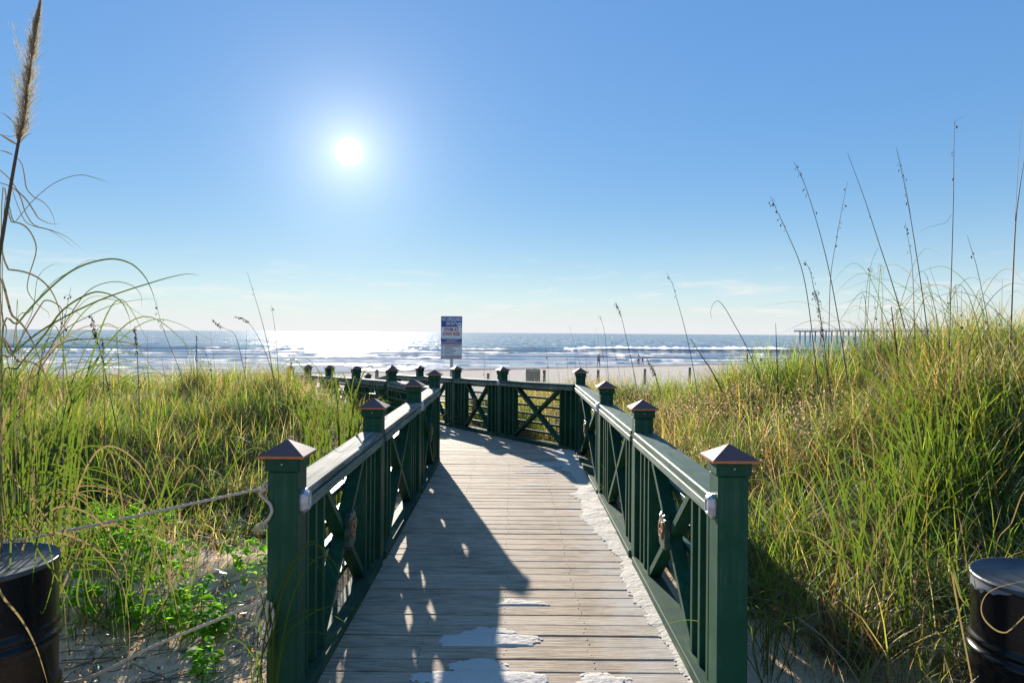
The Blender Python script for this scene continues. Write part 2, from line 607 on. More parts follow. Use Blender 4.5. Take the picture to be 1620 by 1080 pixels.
# sea water with foam
m, n, l, b = material('sea water')
t = n.new('ShaderNodeTexCoord')
geo = n.new('ShaderNodeNewGeometry')
mpa = N(n, 'ShaderNodeMapping', inp={'Scale': (0.35, 1.0, 1.0)})
l.new(t.outputs['Object'], mpa.inputs[0])
w1 = N(n, 'ShaderNodeTexNoise', inp={'Scale': 0.55, 'Detail': 6.0, 'Roughness': 0.62})
l.new(mpa.outputs[0], w1.inputs['Vector'])
w2 = N(n, 'ShaderNodeTexNoise', inp={'Scale': 0.06, 'Detail': 4.0, 'Roughness': 0.6})
l.new(mpa.outputs[0], w2.inputs['Vector'])
hh = N(n, 'ShaderNodeMath', operation='MULTIPLY_ADD', inp={1: 3.0})
l.new(w2.outputs[0], hh.inputs[0])
l.new(w1.outputs[0], hh.inputs[2])
fo = N(n, 'ShaderNodeVertexColor', layer_name='Foam')
fs = n.new('ShaderNodeSeparateColor')
l.new(fo.outputs[0], fs.inputs[0])
calm = N(n, 'ShaderNodeMapRange', inp={1: 0.0, 2: 1.0, 3: 0.55, 4: 0.07})
l.new(fs.outputs[2], calm.inputs[0])
bu = N(n, 'ShaderNodeBump', inp={'Distance': 1.0})
l.new(calm.outputs[0], bu.inputs['Strength'])
l.new(hh.outputs[0], bu.inputs['Height'])
l.new(bu.outputs[0], b.inputs['Normal'])
fn = N(n, 'ShaderNodeTexNoise', inp={'Scale': 0.9, 'Detail': 6.0, 'Roughness': 0.7})
mpf = N(n, 'ShaderNodeMapping', inp={'Scale': (0.4, 1.0, 1.0)})
l.new(t.outputs['Object'], mpf.inputs[0])
l.new(mpf.outputs[0], fn.inputs['Vector'])
fa = N(n, 'ShaderNodeMath', operation='ADD')
l.new(fs.outputs[0], fa.inputs[0])
l.new(fn.outputs[0], fa.inputs[1])
fmr = N(n, 'ShaderNodeMapRange', inp={1: 0.80, 2: 1.05, 3: 0.0, 4: 1.0})
l.new(fa.outputs[0], fmr.inputs[0])
deep = mix_rgb(n, l, fs.outputs[1], (0.015, 0.066, 0.145), (0.34, 0.31, 0.17))  # olive on the wave fronts: sunlight passing through, painted as base colour
l.new(deep, b.inputs['Base Color'])
mpg = N(n, 'ShaderNodeMapping', inp={'Scale': (0.26, 0.05, 1.0)})
l.new(t.outputs['Object'], mpg.inputs[0])
gu = N(n, 'ShaderNodeTexNoise', inp={'Scale': 1.0, 'Detail': 7.0, 'Roughness': 0.75})
l.new(mpg.outputs[0], gu.inputs['Vector'])
gr = N(n, 'ShaderNodeMapRange', inp={1: 0.44, 2: 0.62, 3: 0.07, 4: 0.33})
l.new(gu.outputs[0], gr.inputs[0])
l.new(gr.outputs[0], b.inputs['Roughness'])
# gusts: rippled streaks that glitter between slick, smoother ones
gs = N(n, 'ShaderNodeMapRange', inp={1: 0.46, 2: 0.60, 3: 0.34, 4: 1.25})
l.new(gu.outputs[0], gs.inputs[0])
gm2 = N(n, 'ShaderNodeMath', operation='MULTIPLY')
l.new(gs.outputs[0], gm2.inputs[0])
l.new(calm.outputs[0], gm2.inputs[1])
l.new(gm2.outputs[0], bu.inputs['Strength'])
b.inputs['IOR'].default_value = 1.33
b.inputs['Specular IOR Level'].default_value = 0.44
fd = N(n, 'ShaderNodeBsdfDiffuse', inp={'Color': (0.82, 0.83, 0.84, 1)})
ft = N(n, 'ShaderNodeBsdfTranslucent', inp={'Color': (0.82, 0.83, 0.84, 1)})
fx = N(n, 'ShaderNodeMixShader', inp={0: 0.4})
l.new(fd.outputs[0], fx.inputs[1])
l.new(ft.outputs[0], fx.inputs[2])
fy = n.new('ShaderNodeMixShader')
l.new(fmr.outputs[0], fy.inputs[0])
l.new(b.outputs[0], fy.inputs[1])
l.new(fx.outputs[0], fy.inputs[2])
l.new(fy.outputs[0], n['Material Output'].inputs['Surface'])
M['sea'] = m

# black painted steel drum, paint chipped to grey in places
def drum_mat(name, chip):
    m, n, l, b = material(name)
    z = noise(n, l, 8.0, 4, 0.5)
    zf = noise(n, l, 60, 4, 0.7)
    t = n.new('ShaderNodeTexCoord')
    s = n.new('ShaderNodeSeparateXYZ')
    l.new(t.outputs['Object'], s.inputs[0])
    hi = N(n, 'ShaderNodeMapRange', inp={1: 0.70, 2: 0.86, 3: -0.25, 4: 0.22})
    l.new(s.outputs['Z'], hi.inputs[0])
    sm = N(n, 'ShaderNodeMath', operation='ADD')
    l.new(z, sm.inputs[0])
    l.new(hi.outputs[0], sm.inputs[1])
    msk = rgb_ramp(n, l, sm.outputs[0], [(chip, 0.0), (chip + 0.012, 1.0)])
    blk = mix_rgb(n, l, rgb_ramp(n, l, zf, [(0.6, 0.0), (0.75, 1.0)]), (0.004, 0.0045, 0.006), (0.04, 0.04, 0.045))
    l.new(mix_rgb(n, l, msk, blk, (0.20, 0.205, 0.22)), b.inputs['Base Color'])
    b.inputs['Roughness'].default_value = 0.22
    b.inputs['Specular IOR Level'].default_value = 0.32
    bump(n, l, b, z, 0.12, 0.01)
    return m


M['drum'] = drum_mat('black drum paint', 0.90)
M['drum_chipped'] = drum_mat('chipped black drum paint', 0.67)
M['lid'] = simple('scuffed drum lid', (0.05, 0.054, 0.06), 0.45, 0.0, 0.75, 22, 0.3)

# ------------------------------------------------------------------ the lie of the land
LEFT_Y = [3.21, 5.22, 7.36, 9.32]
RIGHT_Y = [3.18, 5.28, 7.34, 10.1]
XL, XR = -1.05, 1.015
BEND_L, BEND_R = Vector((XL, 9.32)), Vector((XR, 10.1))
INNER = [Vector((XL, 9.32)), Vector((-1.99, 11.3)), Vector((-2.95, 12.95)), Vector((-3.9, 14.6)), Vector((-4.85, 16.25)), Vector((-5.8, 17.9))]
OUTER = [Vector((XR, 10.1)), Vector((-0.164, 12.2)), Vector((-1.124, 13.9)), Vector((-2.12, 15.75)), Vector((-3.1, 17.6)), Vector((-4.1, 19.45))]


def deck_z(y):
    y = np.asarray(y, float)
    return -0.045 * np.clip(y - 10.1, 0, None) - 0.13 * np.clip(y - 17.6, 0, None)


def poly_x(pts, y):
    ys = [-50.0] + [p.y for p in pts] + [60.0]
    d0 = (pts[-1].x - pts[-2].x) / (pts[-1].y - pts[-2].y)
    xs = [pts[0].x] + [p.x for p in pts] + [pts[-1].x + d0 * (60 - pts[-1].y)]
    return np.interp(y, ys, xs)


def xl_(y):
    return poly_x(INNER, y)


def xr_(y):
    return poly_x(OUTER, y)


def beach(y, x):
    # the waterline runs aslant: nearer on the left
    ye = y - 0.55 * np.clip(x, -85, 45) * sstep(22, 62, y)
    return np.interp(ye, [-60, 13, 18, 25, 50, 86, 120, 200, 300], [-0.12, -0.12, -0.45, -0.85, -1.6, -2.74, -4.2, -8.0, -12.0])


def ground(x, y):
    x, y = np.asarray(x, float), np.asarray(y, float)
    b_ = beach(y, x)
    und = fbm(x, y, 0.55, 4, 3) - 0.5
    fine = fbm(x, y, 2.6, 3, 8) - 0.5
    dl = xl_(y) - x
    dr = x - xr_(y)
    fade = 1 - sstep(12.5, 21, y)
    hl = sstep(0.1, 1.9, dl) * (0.13 * sstep(3.9, 5.6, y) + 0.15 * sstep(6.6, 9.5, y) + 0.50 * sstep(8.9, 12.2, y)) * fade
    hl = hl + 0.24 * sstep(0.10, 0.45, dl) * (1 - sstep(0.7, 1.7, dl)) * np.exp(-((y - 5.1) / 0.8) ** 2) * (1 - 0.5 * sstep(1.0, 2.5, dl))
    hr = 1.44 * sstep(0.25, 4.3, dr) * sstep(2.9, 6.2, y) * (1 - 0.68 * sstep(9.5, 13.0, y)) * fade
    hr = hr + 0.32 * np.exp(-((x - 1.9) / 1.7) ** 2 - ((y - 14.0) / 1.9) ** 2)
    away = np.maximum(sstep(0.1, 0.8, dl), sstep(0.1, 0.8, dr))
    z = b_ + hl + hr + away * (und * (0.34 * fade * sstep(3.5, 6, y) + 0.12) + fine * 0.07 * (1 - sstep(20, 30, y)))
    # stay clear under the deck
    inside = np.minimum(x - xl_(y), xr_(y) - x) > -0.12
    z = np.where(inside & (y < 20), np.minimum(z, deck_z(y) - 0.085 + 0.03 * fine), z)
    return z


def gz(x, y):
    return float(ground(np.array([x]), np.array([y]))[0])


def graded(a, b, f0, f1, step, grow):
    mid = list(np.arange(f0, f1 + 1e-6, step))
    lo, s, v = [], step, f0
    while v > a:
        s *= grow
        v -= s
        lo.append(max(v, a))
    hi, s, v = [], step, mid[-1]
    while v < b:
        s *= grow
        v += s
        hi.append(min(v, b))
    return np.array(lo[::-1] + mid + hi)


def grid_mesh(name, xs, ys, Z, mat, attr=None, smooth=True, keep=None):
    nx, ny = len(xs), len(ys)
    X, Y = np.meshgrid(xs, ys)
    co = np.stack([X, Y, Z], -1).reshape(-1, 3).astype(np.float32)
    i = np.arange(nx * ny).reshape(ny, nx)
    q = np.stack([i[:-1, :-1], i[:-1, 1:], i[1:, 1:], i[1:, :-1]], -1).reshape(-1, 4)
    if keep is not None:
        q = q[keep[q].any(1)]
        used, inv = np.unique(q, return_inverse=True)
        q = inv.reshape(-1, 4)
        co = co[used]
        if attr:
            attr = {k: v[used] for k, v in attr.items()}
    me = np_mesh(name, co, q, mat, smooth)
    if attr:
        for k, v in attr.items():
            a = me.color_attributes.new(k, 'FLOAT_COLOR', 'POINT')
            a.data.foreach_set('color', np.ascontiguousarray(v, np.float32).ravel())
    return me


def np_mesh(name, co, faces, mat, smooth=True):
    """faces: an (n,4) array, or a list of arrays of different widths"""
    if not isinstance(faces, list):
        faces = [faces]
    me = bpy.data.meshes.new(name)
    me.vertices.add(len(co))
    me.vertices.foreach_set('co', np.ascontiguousarray(co, np.float32).ravel())
    lv = np.concatenate([f.ravel() for f in faces]).astype(np.int32)
    cnt = np.concatenate([np.full(len(f), f.shape[1]) for f in faces])
    me.loops.add(len(lv))
    me.loops.foreach_set('vertex_index', lv)
    me.polygons.add(len(cnt))
    st = np.concatenate([[0], np.cumsum(cnt)[:-1]]).astype(np.int32)
    me.polygons.foreach_set('loop_start', st)
    me.polygons.foreach_set('use_smooth', np.full(len(cnt), smooth))
    me.update(calc_edges=True)
    me.validate()
    me.materials.append(mat)
    return me


def dens_left(x, y):
    dl = xl_(y) - x
    d = sstep(0.16, 0.7, dl) * (.36 * sstep(3.7, 4.6, y) + .64 * sstep(4.6, 5.8, y)) * (1 - .75 * (1 - sstep(.7, 1.5, dl)) * (1 - sstep(6.2, 7.6, y)))
    bank = np.exp(-((y - 5.0) / .95) ** 2) * (1 - sstep(0.55, 1.05, dl))
    d = d * (1 - .95 * bank)
    tus = sstep(.43, .60, fbm(x, y, 2.6, 3, 61))
    bare = sstep(.34, .46, fbm(x, y, 0.7, 3, 64))
    return d * (.14 + .86 * tus) * (.3 + .7 * bare)


def dens_right(x, y):
    dr = x - xr_(y)
    edge_ = np.interp(y, [3, 4, 5, 7, 9], [0.95, 0.75, 0.5, 0.3, .22])
    d = sstep(edge_ - .3, edge_ + .5, dr) * sstep(2.9, 4.2, y)
    tus = sstep(.42, .60, fbm(x, y, 2.6, 3, 71))
    return d * (.16 + .84 * tus)


def dens_far(x, y):
    out = np.maximum(sstep(.25, .8, xl_(y) - x), sstep(.25, .8, x - xr_(y)))
    return out * sstep(12.3, 13.6, y) * (1 - sstep(18, 21, y)) * (.1 + .9 * sstep(.42, .6, fbm(x, y, .9, 3, 81)))


def dens_behind(x, y):
    dr = x - xr_(y)
    return sstep(.2, .6, dr) * (1 - sstep(2.6, 4.0, dr)) * sstep(9.8, 10.8, y) * (1 - sstep(15.5, 18, y)) * (.25 + .75 * sstep(.35, .6, fbm(x, y, 1.7, 3, 85)))


gx = graded(-1600, 1600, -8.0, 9.0, 0.075, 1.09)
gy = graded(-60, 200, 1.5, 19.0, 0.075, 1.07)
GX, GY = np.meshgrid(gx, gy)
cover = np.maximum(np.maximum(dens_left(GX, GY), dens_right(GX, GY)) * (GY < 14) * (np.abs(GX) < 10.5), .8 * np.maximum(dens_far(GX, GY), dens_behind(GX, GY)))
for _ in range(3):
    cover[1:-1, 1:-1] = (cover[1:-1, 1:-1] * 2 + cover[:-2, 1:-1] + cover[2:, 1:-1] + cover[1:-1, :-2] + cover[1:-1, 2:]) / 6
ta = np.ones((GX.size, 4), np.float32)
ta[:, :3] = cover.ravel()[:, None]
o = link('sand_ground', grid_mesh('sand_ground', gx, gy, ground(GX, GY), M['sand'], {'Thatch': ta}))
tag(o, 'pale sand of the dunes and the beach', kind='structure')

# ------------------------------------------------------------------ the sea
SEA = -2.98
sxs = graded(-40000, 40000, -150, 190, 1.7, 1.12)
sys_ = graded(38, 60000, 50, 215, 0.6, 1.09)
sys_ = sys_[sys_ >= 38]
SX, SY = np.meshgrid(sxs, sys_)
Z = np.full(SX.shape, SEA)
foam = np.zeros(SX.shape)
thin = np.zeros(SX.shape)


def breaker(y0, h, width, x0, x1, foam_amt, seed, wob=9.0, tilt=0.0):
    global Z, foam, thin
    yc = y0 + (fbm(SX, SX * 0 + seed, 0.018, 3, seed) - 0.5) * wob + tilt * SX
    amp = h * sstep(x0 - 12, x0 + 12, SX) * (1 - sstep(x1 - 15, x1 + 15, SX)) * (0.45 + 1.0 * fbm(SX, SX * 0, 0.05, 3, seed + 5))
    d = SY - yc
    front = np.exp(-(np.clip(-d, 0, None) / (width * 0.85)) ** 2)
    back = np.exp(-(np.clip(d, 0, None) / (width * 1.3)) ** 2)
    prof = np.where(d < 0, front, back)
    Z = Z + amp * prof
    thin = np.maximum(thin, np.clip(amp * prof * 1.3, 0, 1) * (d < width * 0.3))
    patch = sstep(0.40, 0.58, fbm(SX, SX * 0 + 3.3, 0.045, 3, seed + 9))
    fz = foam_amt * (np.exp(-((d + width * 0.10) / (width * 0.42)) ** 2) * (0.30 + 0.75 * patch)) * np.clip(amp / max(h, .01) * 1.6, 0, 1)
    trail = 0.55 * foam_amt * patch * np.exp(-np.clip(d - width * 0.3, 0, None) / (width * 2.5)) * (d > 0) * 0.0
    foam = np.maximum(foam, np.maximum(fz, trail))


breaker(183, 1.0, 3.4, 14, 400, 1.0, 1, 9)
breaker(176, 0.55, 2.8, -400, 16, 0.5, 2, 8)
breaker(205, 0.35, 4.0, -260, 160, 0.1, 12, 12)
breaker(152, 0.28, 2.4, -300, 300, 0.85, 3, 7)
breaker(136, 0.30, 2.2, -300, 300, 0.8, 4, 6)
breaker(121, 0.22, 1.6, -300, 300, 0.5, 6, 5)
breaker(110, 0.08, 1.2, -300, 300, 0.55, 7, 4)
breaker(98, 0.10, 1.3, -300, 0, 0.6, 8, 5)
breaker(84, 0.08, 1.1, -300, -14, 0.6, 9, 4)
breaker(73, 0.06, 0.9, -300, -26, 0.6, 10, 3)
# thin sheets of spent foam between the breakers and the sand
surf = sstep(175, 150, SY) if False else (1 - sstep(140, 178, SY))
lace = fbm(SX * 0.35, SY, 0.16, 4, 21)
foam = np.maximum(foam, surf * (0.31 + 0.5 * sstep(0.44, 0.62, lace)))
foam = np.maximum(foam, 0.7 * np.exp(-((SY - 94.0 - .55 * np.clip(SX, -85, 45) - 4 * (fbm(SX, SX * 0, .03, 3, 77) - .5)) / 1.3) ** 2))
swell = 0.22 * (np.sin(SY * 0.33 + 3.0 * fbm(SX, SY, 0.02, 3, 31)) * fbm(SX, SY, 0.03, 2, 33)) * sstep(170, 210, SY) * (1 - sstep(500, 900, SY))
Z = Z + swell
att = np.zeros((SX.size, 4), np.float32)
att[:, 0] = foam.ravel()
att[:, 1] = thin.ravel()
att[:, 2] = (1 - sstep(165, 215, SY)).ravel()
att[:, 3] = 1


def crest(y0, h, width, x0, x1, seed, wob, spray, cover, yoff=-0.25):
    """ragged sheet of white water thrown up along the top of a breaker"""
    x = np.arange(x0, x1, 0.45)
    yc = y0 + (fbm(x, x * 0 + seed, 0.018, 3, seed) - 0.5) * wob
    amp = h * sstep(x0 - 12, x0 + 12, x) * (1 - sstep(x1 - 15, x1 + 15, x)) * (0.45 + 1.0 * fbm(x, x * 0, 0.05, 3, seed + 5))
    patch_ = sstep(cover, cover + .10, fbm(x, x * 0 + 3.3, 0.045, 3, seed + 9))
    top_ = spray * patch_ * (0.25 + 0.75 * fbm(x, x * 0, 0.5, 4, seed + 13)) * (.4 + .9 * vnoise(x, x * 0, 1.7, seed + 17))
    rows = []
    for k_, (f_, dy) in enumerate(((-.6, -.55), (.15, -.25), (.6, -.05), (1.0, .12))):
        yy = yc + yoff * width + dy * width * .3 + (vnoise(x, x * 0 + k_, .9, seed + 20) - .5) * .5
        d_ = yy - yc
        surf_ = SEA + amp * np.exp(-(d_ / (width * (.85 if yoff < 0 else 1.3))) ** 2)
        rows.append(np.stack([x, yy, np.where(patch_ > .02, surf_ + f_ * top_, surf_ - .4)], 1))
    n_ = len(x)
    co = np.concatenate(rows)
    i_ = np.arange(n_ * 4).reshape(4, n_)
    q_ = np.stack([i_[:-1, :-1], i_[:-1, 1:], i_[1:, 1:], i_[1:, :-1]], -1).reshape(-1, 4)
    ok_ = (patch_[:-1] > .02)
    q_ = q_[np.tile(ok_, 3)]
    return co, q_


FC, FQ, off_ = [], [], 0
for a_ in ((183, 1.0, 3.4, 14, 400, 1, 9, 0.75, .47), (176, .55, 2.8, -400, 16, 2, 8, .5, .47), (152, .28, 2.4, -300, 300, 3, 7, .34, .38),
           (136, .30, 2.2, -300, 300, 4, 6, .26, .36), (121, .22, 1.6, -300, 300, 6, 5, .17, .38), (110, .08, 1.2, -300, 300, 7, 4, .11, .36),
           (98, .10, 1.3, -300, 0, 8, 5, .16, .34), (84, .08, 1.1, -300, -14, 9, 4, .12, .34)):
    c_, q_ = crest(*a_)
    FC.append(c_)
    FQ.append(q_ + off_)
    off_ += len(c_)
m, n, l, b = material('white water')
n.remove(b)
fd = N(n, 'ShaderNodeBsdfDiffuse', inp={'Color': (0.74, 0.75, 0.76, 1)})
ft = N(n, 'ShaderNodeBsdfTranslucent', inp={'Color': (0.74, 0.75, 0.76, 1)})
fx = N(n, 'ShaderNodeMixShader', inp={0: 0.6})
l.new(fd.outputs[0], fx.inputs[1])
l.new(ft.outputs[0], fx.inputs[2])
l.new(fx.outputs[0], n['Material Output'].inputs['Surface'])
M['spray'] = m
o = link('breaking_foam', np_mesh('breaking_foam', np.concatenate(FC), np.concatenate(FQ), M['spray']))
tag(o, 'white foam tumbling along the breaking waves', kind='stuff')
o = link('sea', grid_mesh('sea', sxs, sys_, Z, M['sea'], {'Foam': att}))
tag(o, 'blue sea with low breakers rolling in', kind='structure')

# ------------------------------------------------------------------ boardwalk
walk = empty('boardwalk')
tag(walk, 'weathered timber boardwalk of grey brown planks', kind='structure')
PW, GAP = 0.139, 0.0045
screws = MB()
yk, k = -0.9, 0
ico = bmesh.new()
bmesh.ops.create_icosphere(ico, subdivisions=1, radius=1.0)
ICO_V = [v.co.copy() for v in ico.verts]
ICO_F = [tuple(v.index for v in f.verts) for f in ico.faces]
ico.free()
while yk < 21.0:
    y0, y1 = yk + random.choice((0, 0, 0.001, 0.003)), yk + PW - random.choice((0, 0.001, 0.002, 0.003, 0.007))
    z0, z1 = float(deck_z(y0)), float(deck_z(y1))
    ex = [random.uniform(-.012, .012) for _ in range(2)]
    dz = random.uniform(-.0025, .0025)
    tl = random.uniform(-.0025, .0025)
    # ends follow the railings, tucked 6 cm under them
    a0, a1 = xl_(y0) - .06 + ex[0], xl_(y1) - .06 + ex[0]
    b0, b1 = xr_(y0) + .06 + ex[1], xr_(y1) + .06 + ex[1]
    bm = bmesh.new()
    hexa(bm, [(a0, y0, z0 - .038), (b0, y0, z0 - .038), (b1, y1, z1 - .038), (a1, y1, z1 - .038),
              (a0, y0, z0 + dz + tl), (b0, y0, z0 + dz - tl), (b1, y1, z1 + dz - tl), (a1, y1, z1 + dz + tl)], 0.004)
    p = link('plank', bm_mesh('plank', bm, M['deck']), walk)
    cy = (y0 + y1) / 2
    off = (xl_(cy) - XL)
    for jx in (-0.49, -0.03, 0.44):
        for sy in (0.27, 0.73):
            if random.random() < 0.93:
                c = Vector((jx + off + random.uniform(-.012, .012), y0 + (y1 - y0) * sy + random.uniform(-.008, .008), z0 + dz + 0.0005))
                if c.x > a0 + .1 and c.x < b0 - .1:
                    screws.add([c + Vector((v.x * .0055, v.y * .0055, v.z * .002)) for v in ICO_V], ICO_F)
    yk += PW + GAP
    k += 1
s = screws.build('screw_heads', M['dark_screw'], walk)
s['kind'] = 'stuff'
for jx in (-0.98, -0.49, -0.03, 0.44, 0.95):
    bm = bmesh.new()
    box(bm, jx - .022, jx + .022, -0.9, 9.3, -.24, -.041)
    link('joist', bm_mesh('joist', bm, M['pile']), walk)

# ------------------------------------------------------------------ railings
TOPZ = 1.18


def local_hexa(P, a, nrm, sl, s0, s1, n0, n1, z0, z1, bevel, z0b=None, z1b=None):
    """box in a bay's own frame: s along the rail, n towards the walkway, z above the deck line (sl = slope)"""
    z0b = z0 if z0b is None else z0b
    z1b = z1 if z1b is None else z1b
    pts = []
    for zz in (0, 1):
        for s_, n_ in ((s0, n0), (s1, n0), (s1, n1), (s0, n1)):
            z = ((z0, z0b), (z1, z1b))[zz][0 if s_ == s0 else 1]
            pts.append((P[0] + a[0] * s_ + nrm[0] * n_, P[1] + a[1] * s_ + nrm[1] * n_, P[2] + sl * s_ + z))
    bm = bmesh.new()
    hexa(bm, pts, bevel)
    return bm


def text_mesh(name, body, size, mat, depth=0.0, align='CENTER', bevel=0.0, xs=1.0, bold=0.0, shear=0.0):
    cu = bpy.data.curves.new(name, 'FONT')
    cu.body = body
    cu.size = size
    cu.align_x = align
    cu.align_y = 'CENTER'
    cu.extrude = depth
    cu.bevel_depth = bevel
    cu.offset = bold
    cu.shear = shear
    cu.resolution_u = 3
    tmp = bpy.data.objects.new(name, cu)
    COL.objects.link(tmp)
    dg = bpy.context.evaluated_depsgraph_get()
    me = bpy.data.meshes.new_from_object(tmp.evaluated_get(dg))
    COL.objects.unlink(tmp)
    bpy.data.objects.remove(tmp)
    me.materials.clear()
    me.materials.append(mat)
    if xs != 1.0:
        me.transform(Matrix.Diagonal((xs, 1, 1, 1)))
    me.name = name
    return me


# post, its copper cap, the cap's screw, the metal badge, the carved plaque: made once
bm = bmesh.new()
box(bm, -.07, .07, -.07, .07, -0.45, 1.115, 0.006)
box(bm, -.081, .081, -.081, .081, 1.1155, 1.178, 0.005)
ME_POST = bm_mesh('post', bm, M['post'])
h = 0.106
ME_CAP = mesh_py('cap', [(-h, -h, 1.179), (h, -h, 1.179), (h, h, 1.179), (-h, h, 1.179),
                         (-h, -h, 1.190), (h, -h, 1.190), (h, h, 1.190), (-h, h, 1.190), (0, 0, 1.254)],
                 [(3, 2, 1, 0), (0, 1, 5, 4), (1, 2, 6, 5), (2, 3, 7, 6), (3, 0, 4, 7), (4, 5, 8), (5, 6, 8), (6, 7, 8), (7, 4, 8)],
                 [M['patina'], M['copper']], midx=[1, 1, 1, 1, 1, 0, 0, 0, 0])
v, f = [Vector((c.x * .007, -.083 + c.y * .004, 1.15 + c.z * .007)) for c in ICO_V], ICO_F
ME_SCREW = mesh_py('screw', v, f, M['steel'], True)
# badge: long octagon, bevelled, with a raised middle
oct_ = [(-.02, -.055), (.02, -.055), (.04, -.038), (.044, 0), (.04, .038), (.02, .055), (-.02, .055), (-.04, .038), (-.044, 0), (-.04, -.038)]
v, f = [], []
for (sc_, dep) in ((1.0, 0.0), (1.0, .016), (.72, .034), (.55, .034), (.5, .030)):
    v += [(x * sc_, dep, z * sc_) for x, z in oct_]
for r_ in range(4):
    f += [(r_ * 10 + i, r_ * 10 + (i + 1) % 10, (r_ + 1) * 10 + (i + 1) % 10, (r_ + 1) * 10 + i) for i in range(10)]
f += [tuple(range(40, 50))]
ME_BADGE = mesh_py('badge', v, f, M['alu'], False)
# plaque outline: scalloped shield, drawn in (x, z), thickness along y
sh = [(0, -.125), (.028, -.108), (.062, -.102), (.082, -.085), (.078, -.055), (.084, -.02), (.078, .02), (.085, .055), (.080, .085),
      (.056, .088), (.050, .108), (.022, .104), (0, .122)]
sh = sh + [(-x, z) for x, z in sh[-2:0:-1]]
nS = len(sh)
v, f = [], []
for (sc_, dep) in ((1.0, 0.0), (1.0, .026), (.93, .034)):
    v += [(x * sc_, dep, z * sc_) for x, z in sh]
for r_ in range(2):
    f += [(r_ * nS + i, r_ * nS + (i + 1) % nS, (r_ + 1) * nS + (i + 1) % nS, (r_ + 1) * nS + i) for i in range(nS)]
f += [tuple(2 * nS + i for i in range(nS)), tuple(range(nS - 1, -1, -1))]
ME_PLAQUE = mesh_py('plaque', v, f, M['plaque'], False)
ME_GP = text_mesh('carved_letters', 'GP', 0.15, M['gold'], 0.004, bevel=0.001, xs=0.66, bold=0.001)


def add_post(root, p, yaw, z, badge=False, badge_yaw=None, cap_screw=True):
    po = link('post', ME_POST, root, (p.x, p.y, z), (0, 0, yaw))
    link('cap', ME_CAP, po)
    if cap_screw:
        link('screw', ME_SCREW, po)
    if badge:
        # on the face towards the walkway
        bd = link('badge', ME_BADGE, po)
        r = badge_yaw - yaw
        bd.rotation_euler = (0, 0, r)
        bd.location = (-math.sin(r) * 0.0702, math.cos(r) * 0.0702, 0.965)
    return po


def bay(root, p0, p1, side, plaque, rail_mat):
    """one panel between two posts. side=+1: walkway lies to the right of the way p0 -> p1"""
    d = p1 - p0
    L = d.length
    a = d / L
    nrm = Vector((a.y, -a.x)) * side
    z0, z1 = float(deck_z(p0.y)), float(deck_z(p1.y))
    sl = (z1 - z0) / L
    P = (p0.x, p0.y, z0)
    e = 0.0705
    A = dict(P=P, a=a, nrm=nrm, sl=sl)

    def piece(name, mat, *args, bevel=0.003, **kw):
        bm = local_hexa(P, a, nrm, sl, *args, bevel, **kw)
        return link(name, bm_mesh(name, bm, mat), root)

    piece('handrail', rail_mat, e, L - e, -.086, .078, .968, 1.006, bevel=0.006)
    piece('rail_trim', M['trim'], e, L - e, .046, .088, .912, .962, bevel=0.004)
    piece('rail_trim', M['trim'], e, L - e, -.104, -.066, .912, .962, bevel=0.004)
    piece('bottom_rail', M['kick'], e, L - e, -.050, .088, .002, .064, bevel=0.004)
    for s_ in (0.18, 0.325, 0.47):
        for ss in (s_, L - s_):
            piece('baluster', M['green'], ss - .019, ss + .019, -.046, .046, .0655, .966, bevel=0.0025)
    # crossed braces, set on edge, the second a little shallower so the two do not share a face
    s0, s1 = 0.50, L - 0.50
    lo, hi, t = .068, .955, .033
    for (za, zb, ni, no) in ((lo, hi - t * 1.6, -.043, .043), (hi - t * 1.6, lo, -.040, .040)):
        piece('cross_brace', M['green'], s0, s1, ni, no, za, za + t * 1.6, z0b=zb, z1b=zb + t * 1.6, bevel=0.0)
    for q, zz in enumerate((.17, .31, .45, .59, .73, .86)):
        piece('outer_slat', M['green'], e, L - e, -.086, -.048, zz, zz + .036, bevel=0.0025)
    if plaque:
        mid = p0 + a * (L / 2)
        yaw = math.atan2(-nrm.x, nrm.y)
        pl = link('plaque', ME_PLAQUE, root, (mid.x + nrm.x * .0445, mid.y + nrm.y * .0445, (z0 + z1) / 2 + 0.545), (0, 0, yaw))
        # letters lie on the plaque's face: text plane XY -> XZ, facing +y
        link('carved_letters', ME_GP, pl, (0, .039, 0.0), (math.radians(90), 0, math.radians(180)))


def railing(label, pts, side, plaques, rail_mat, badges, first_post=True, last_post=True):
    root = empty('railing', (0, 0, 0))
    tag(root, label, 'railing', 'green timber railings along the boardwalk')
    for i in range(len(pts) - 1):
        bay(root, pts[i], pts[i + 1], side, plaques[i], rail_mat)
    for i, p in enumerate(pts):
        if (i == 0 and not first_post) or (i == len(pts) - 1 and not last_post):
            continue
        q0, q1 = pts[max(i - 1, 0)], pts[min(i + 1, len(pts) - 1)]
        if i == 0 or i == len(pts) - 1:
            dd = q1 - q0
        else:
            dd = (pts[i] - q0).normalized() + (q1 - pts[i]).normalized()
        yaw = math.atan2(-dd.x, dd.y)
        nrm = Vector((dd.y, -dd.x)).normalized() * side
        by = math.atan2(-nrm.x, nrm.y)
        add_post(root, p, yaw, float(deck_z(p.y)), i in badges, by)
    return root


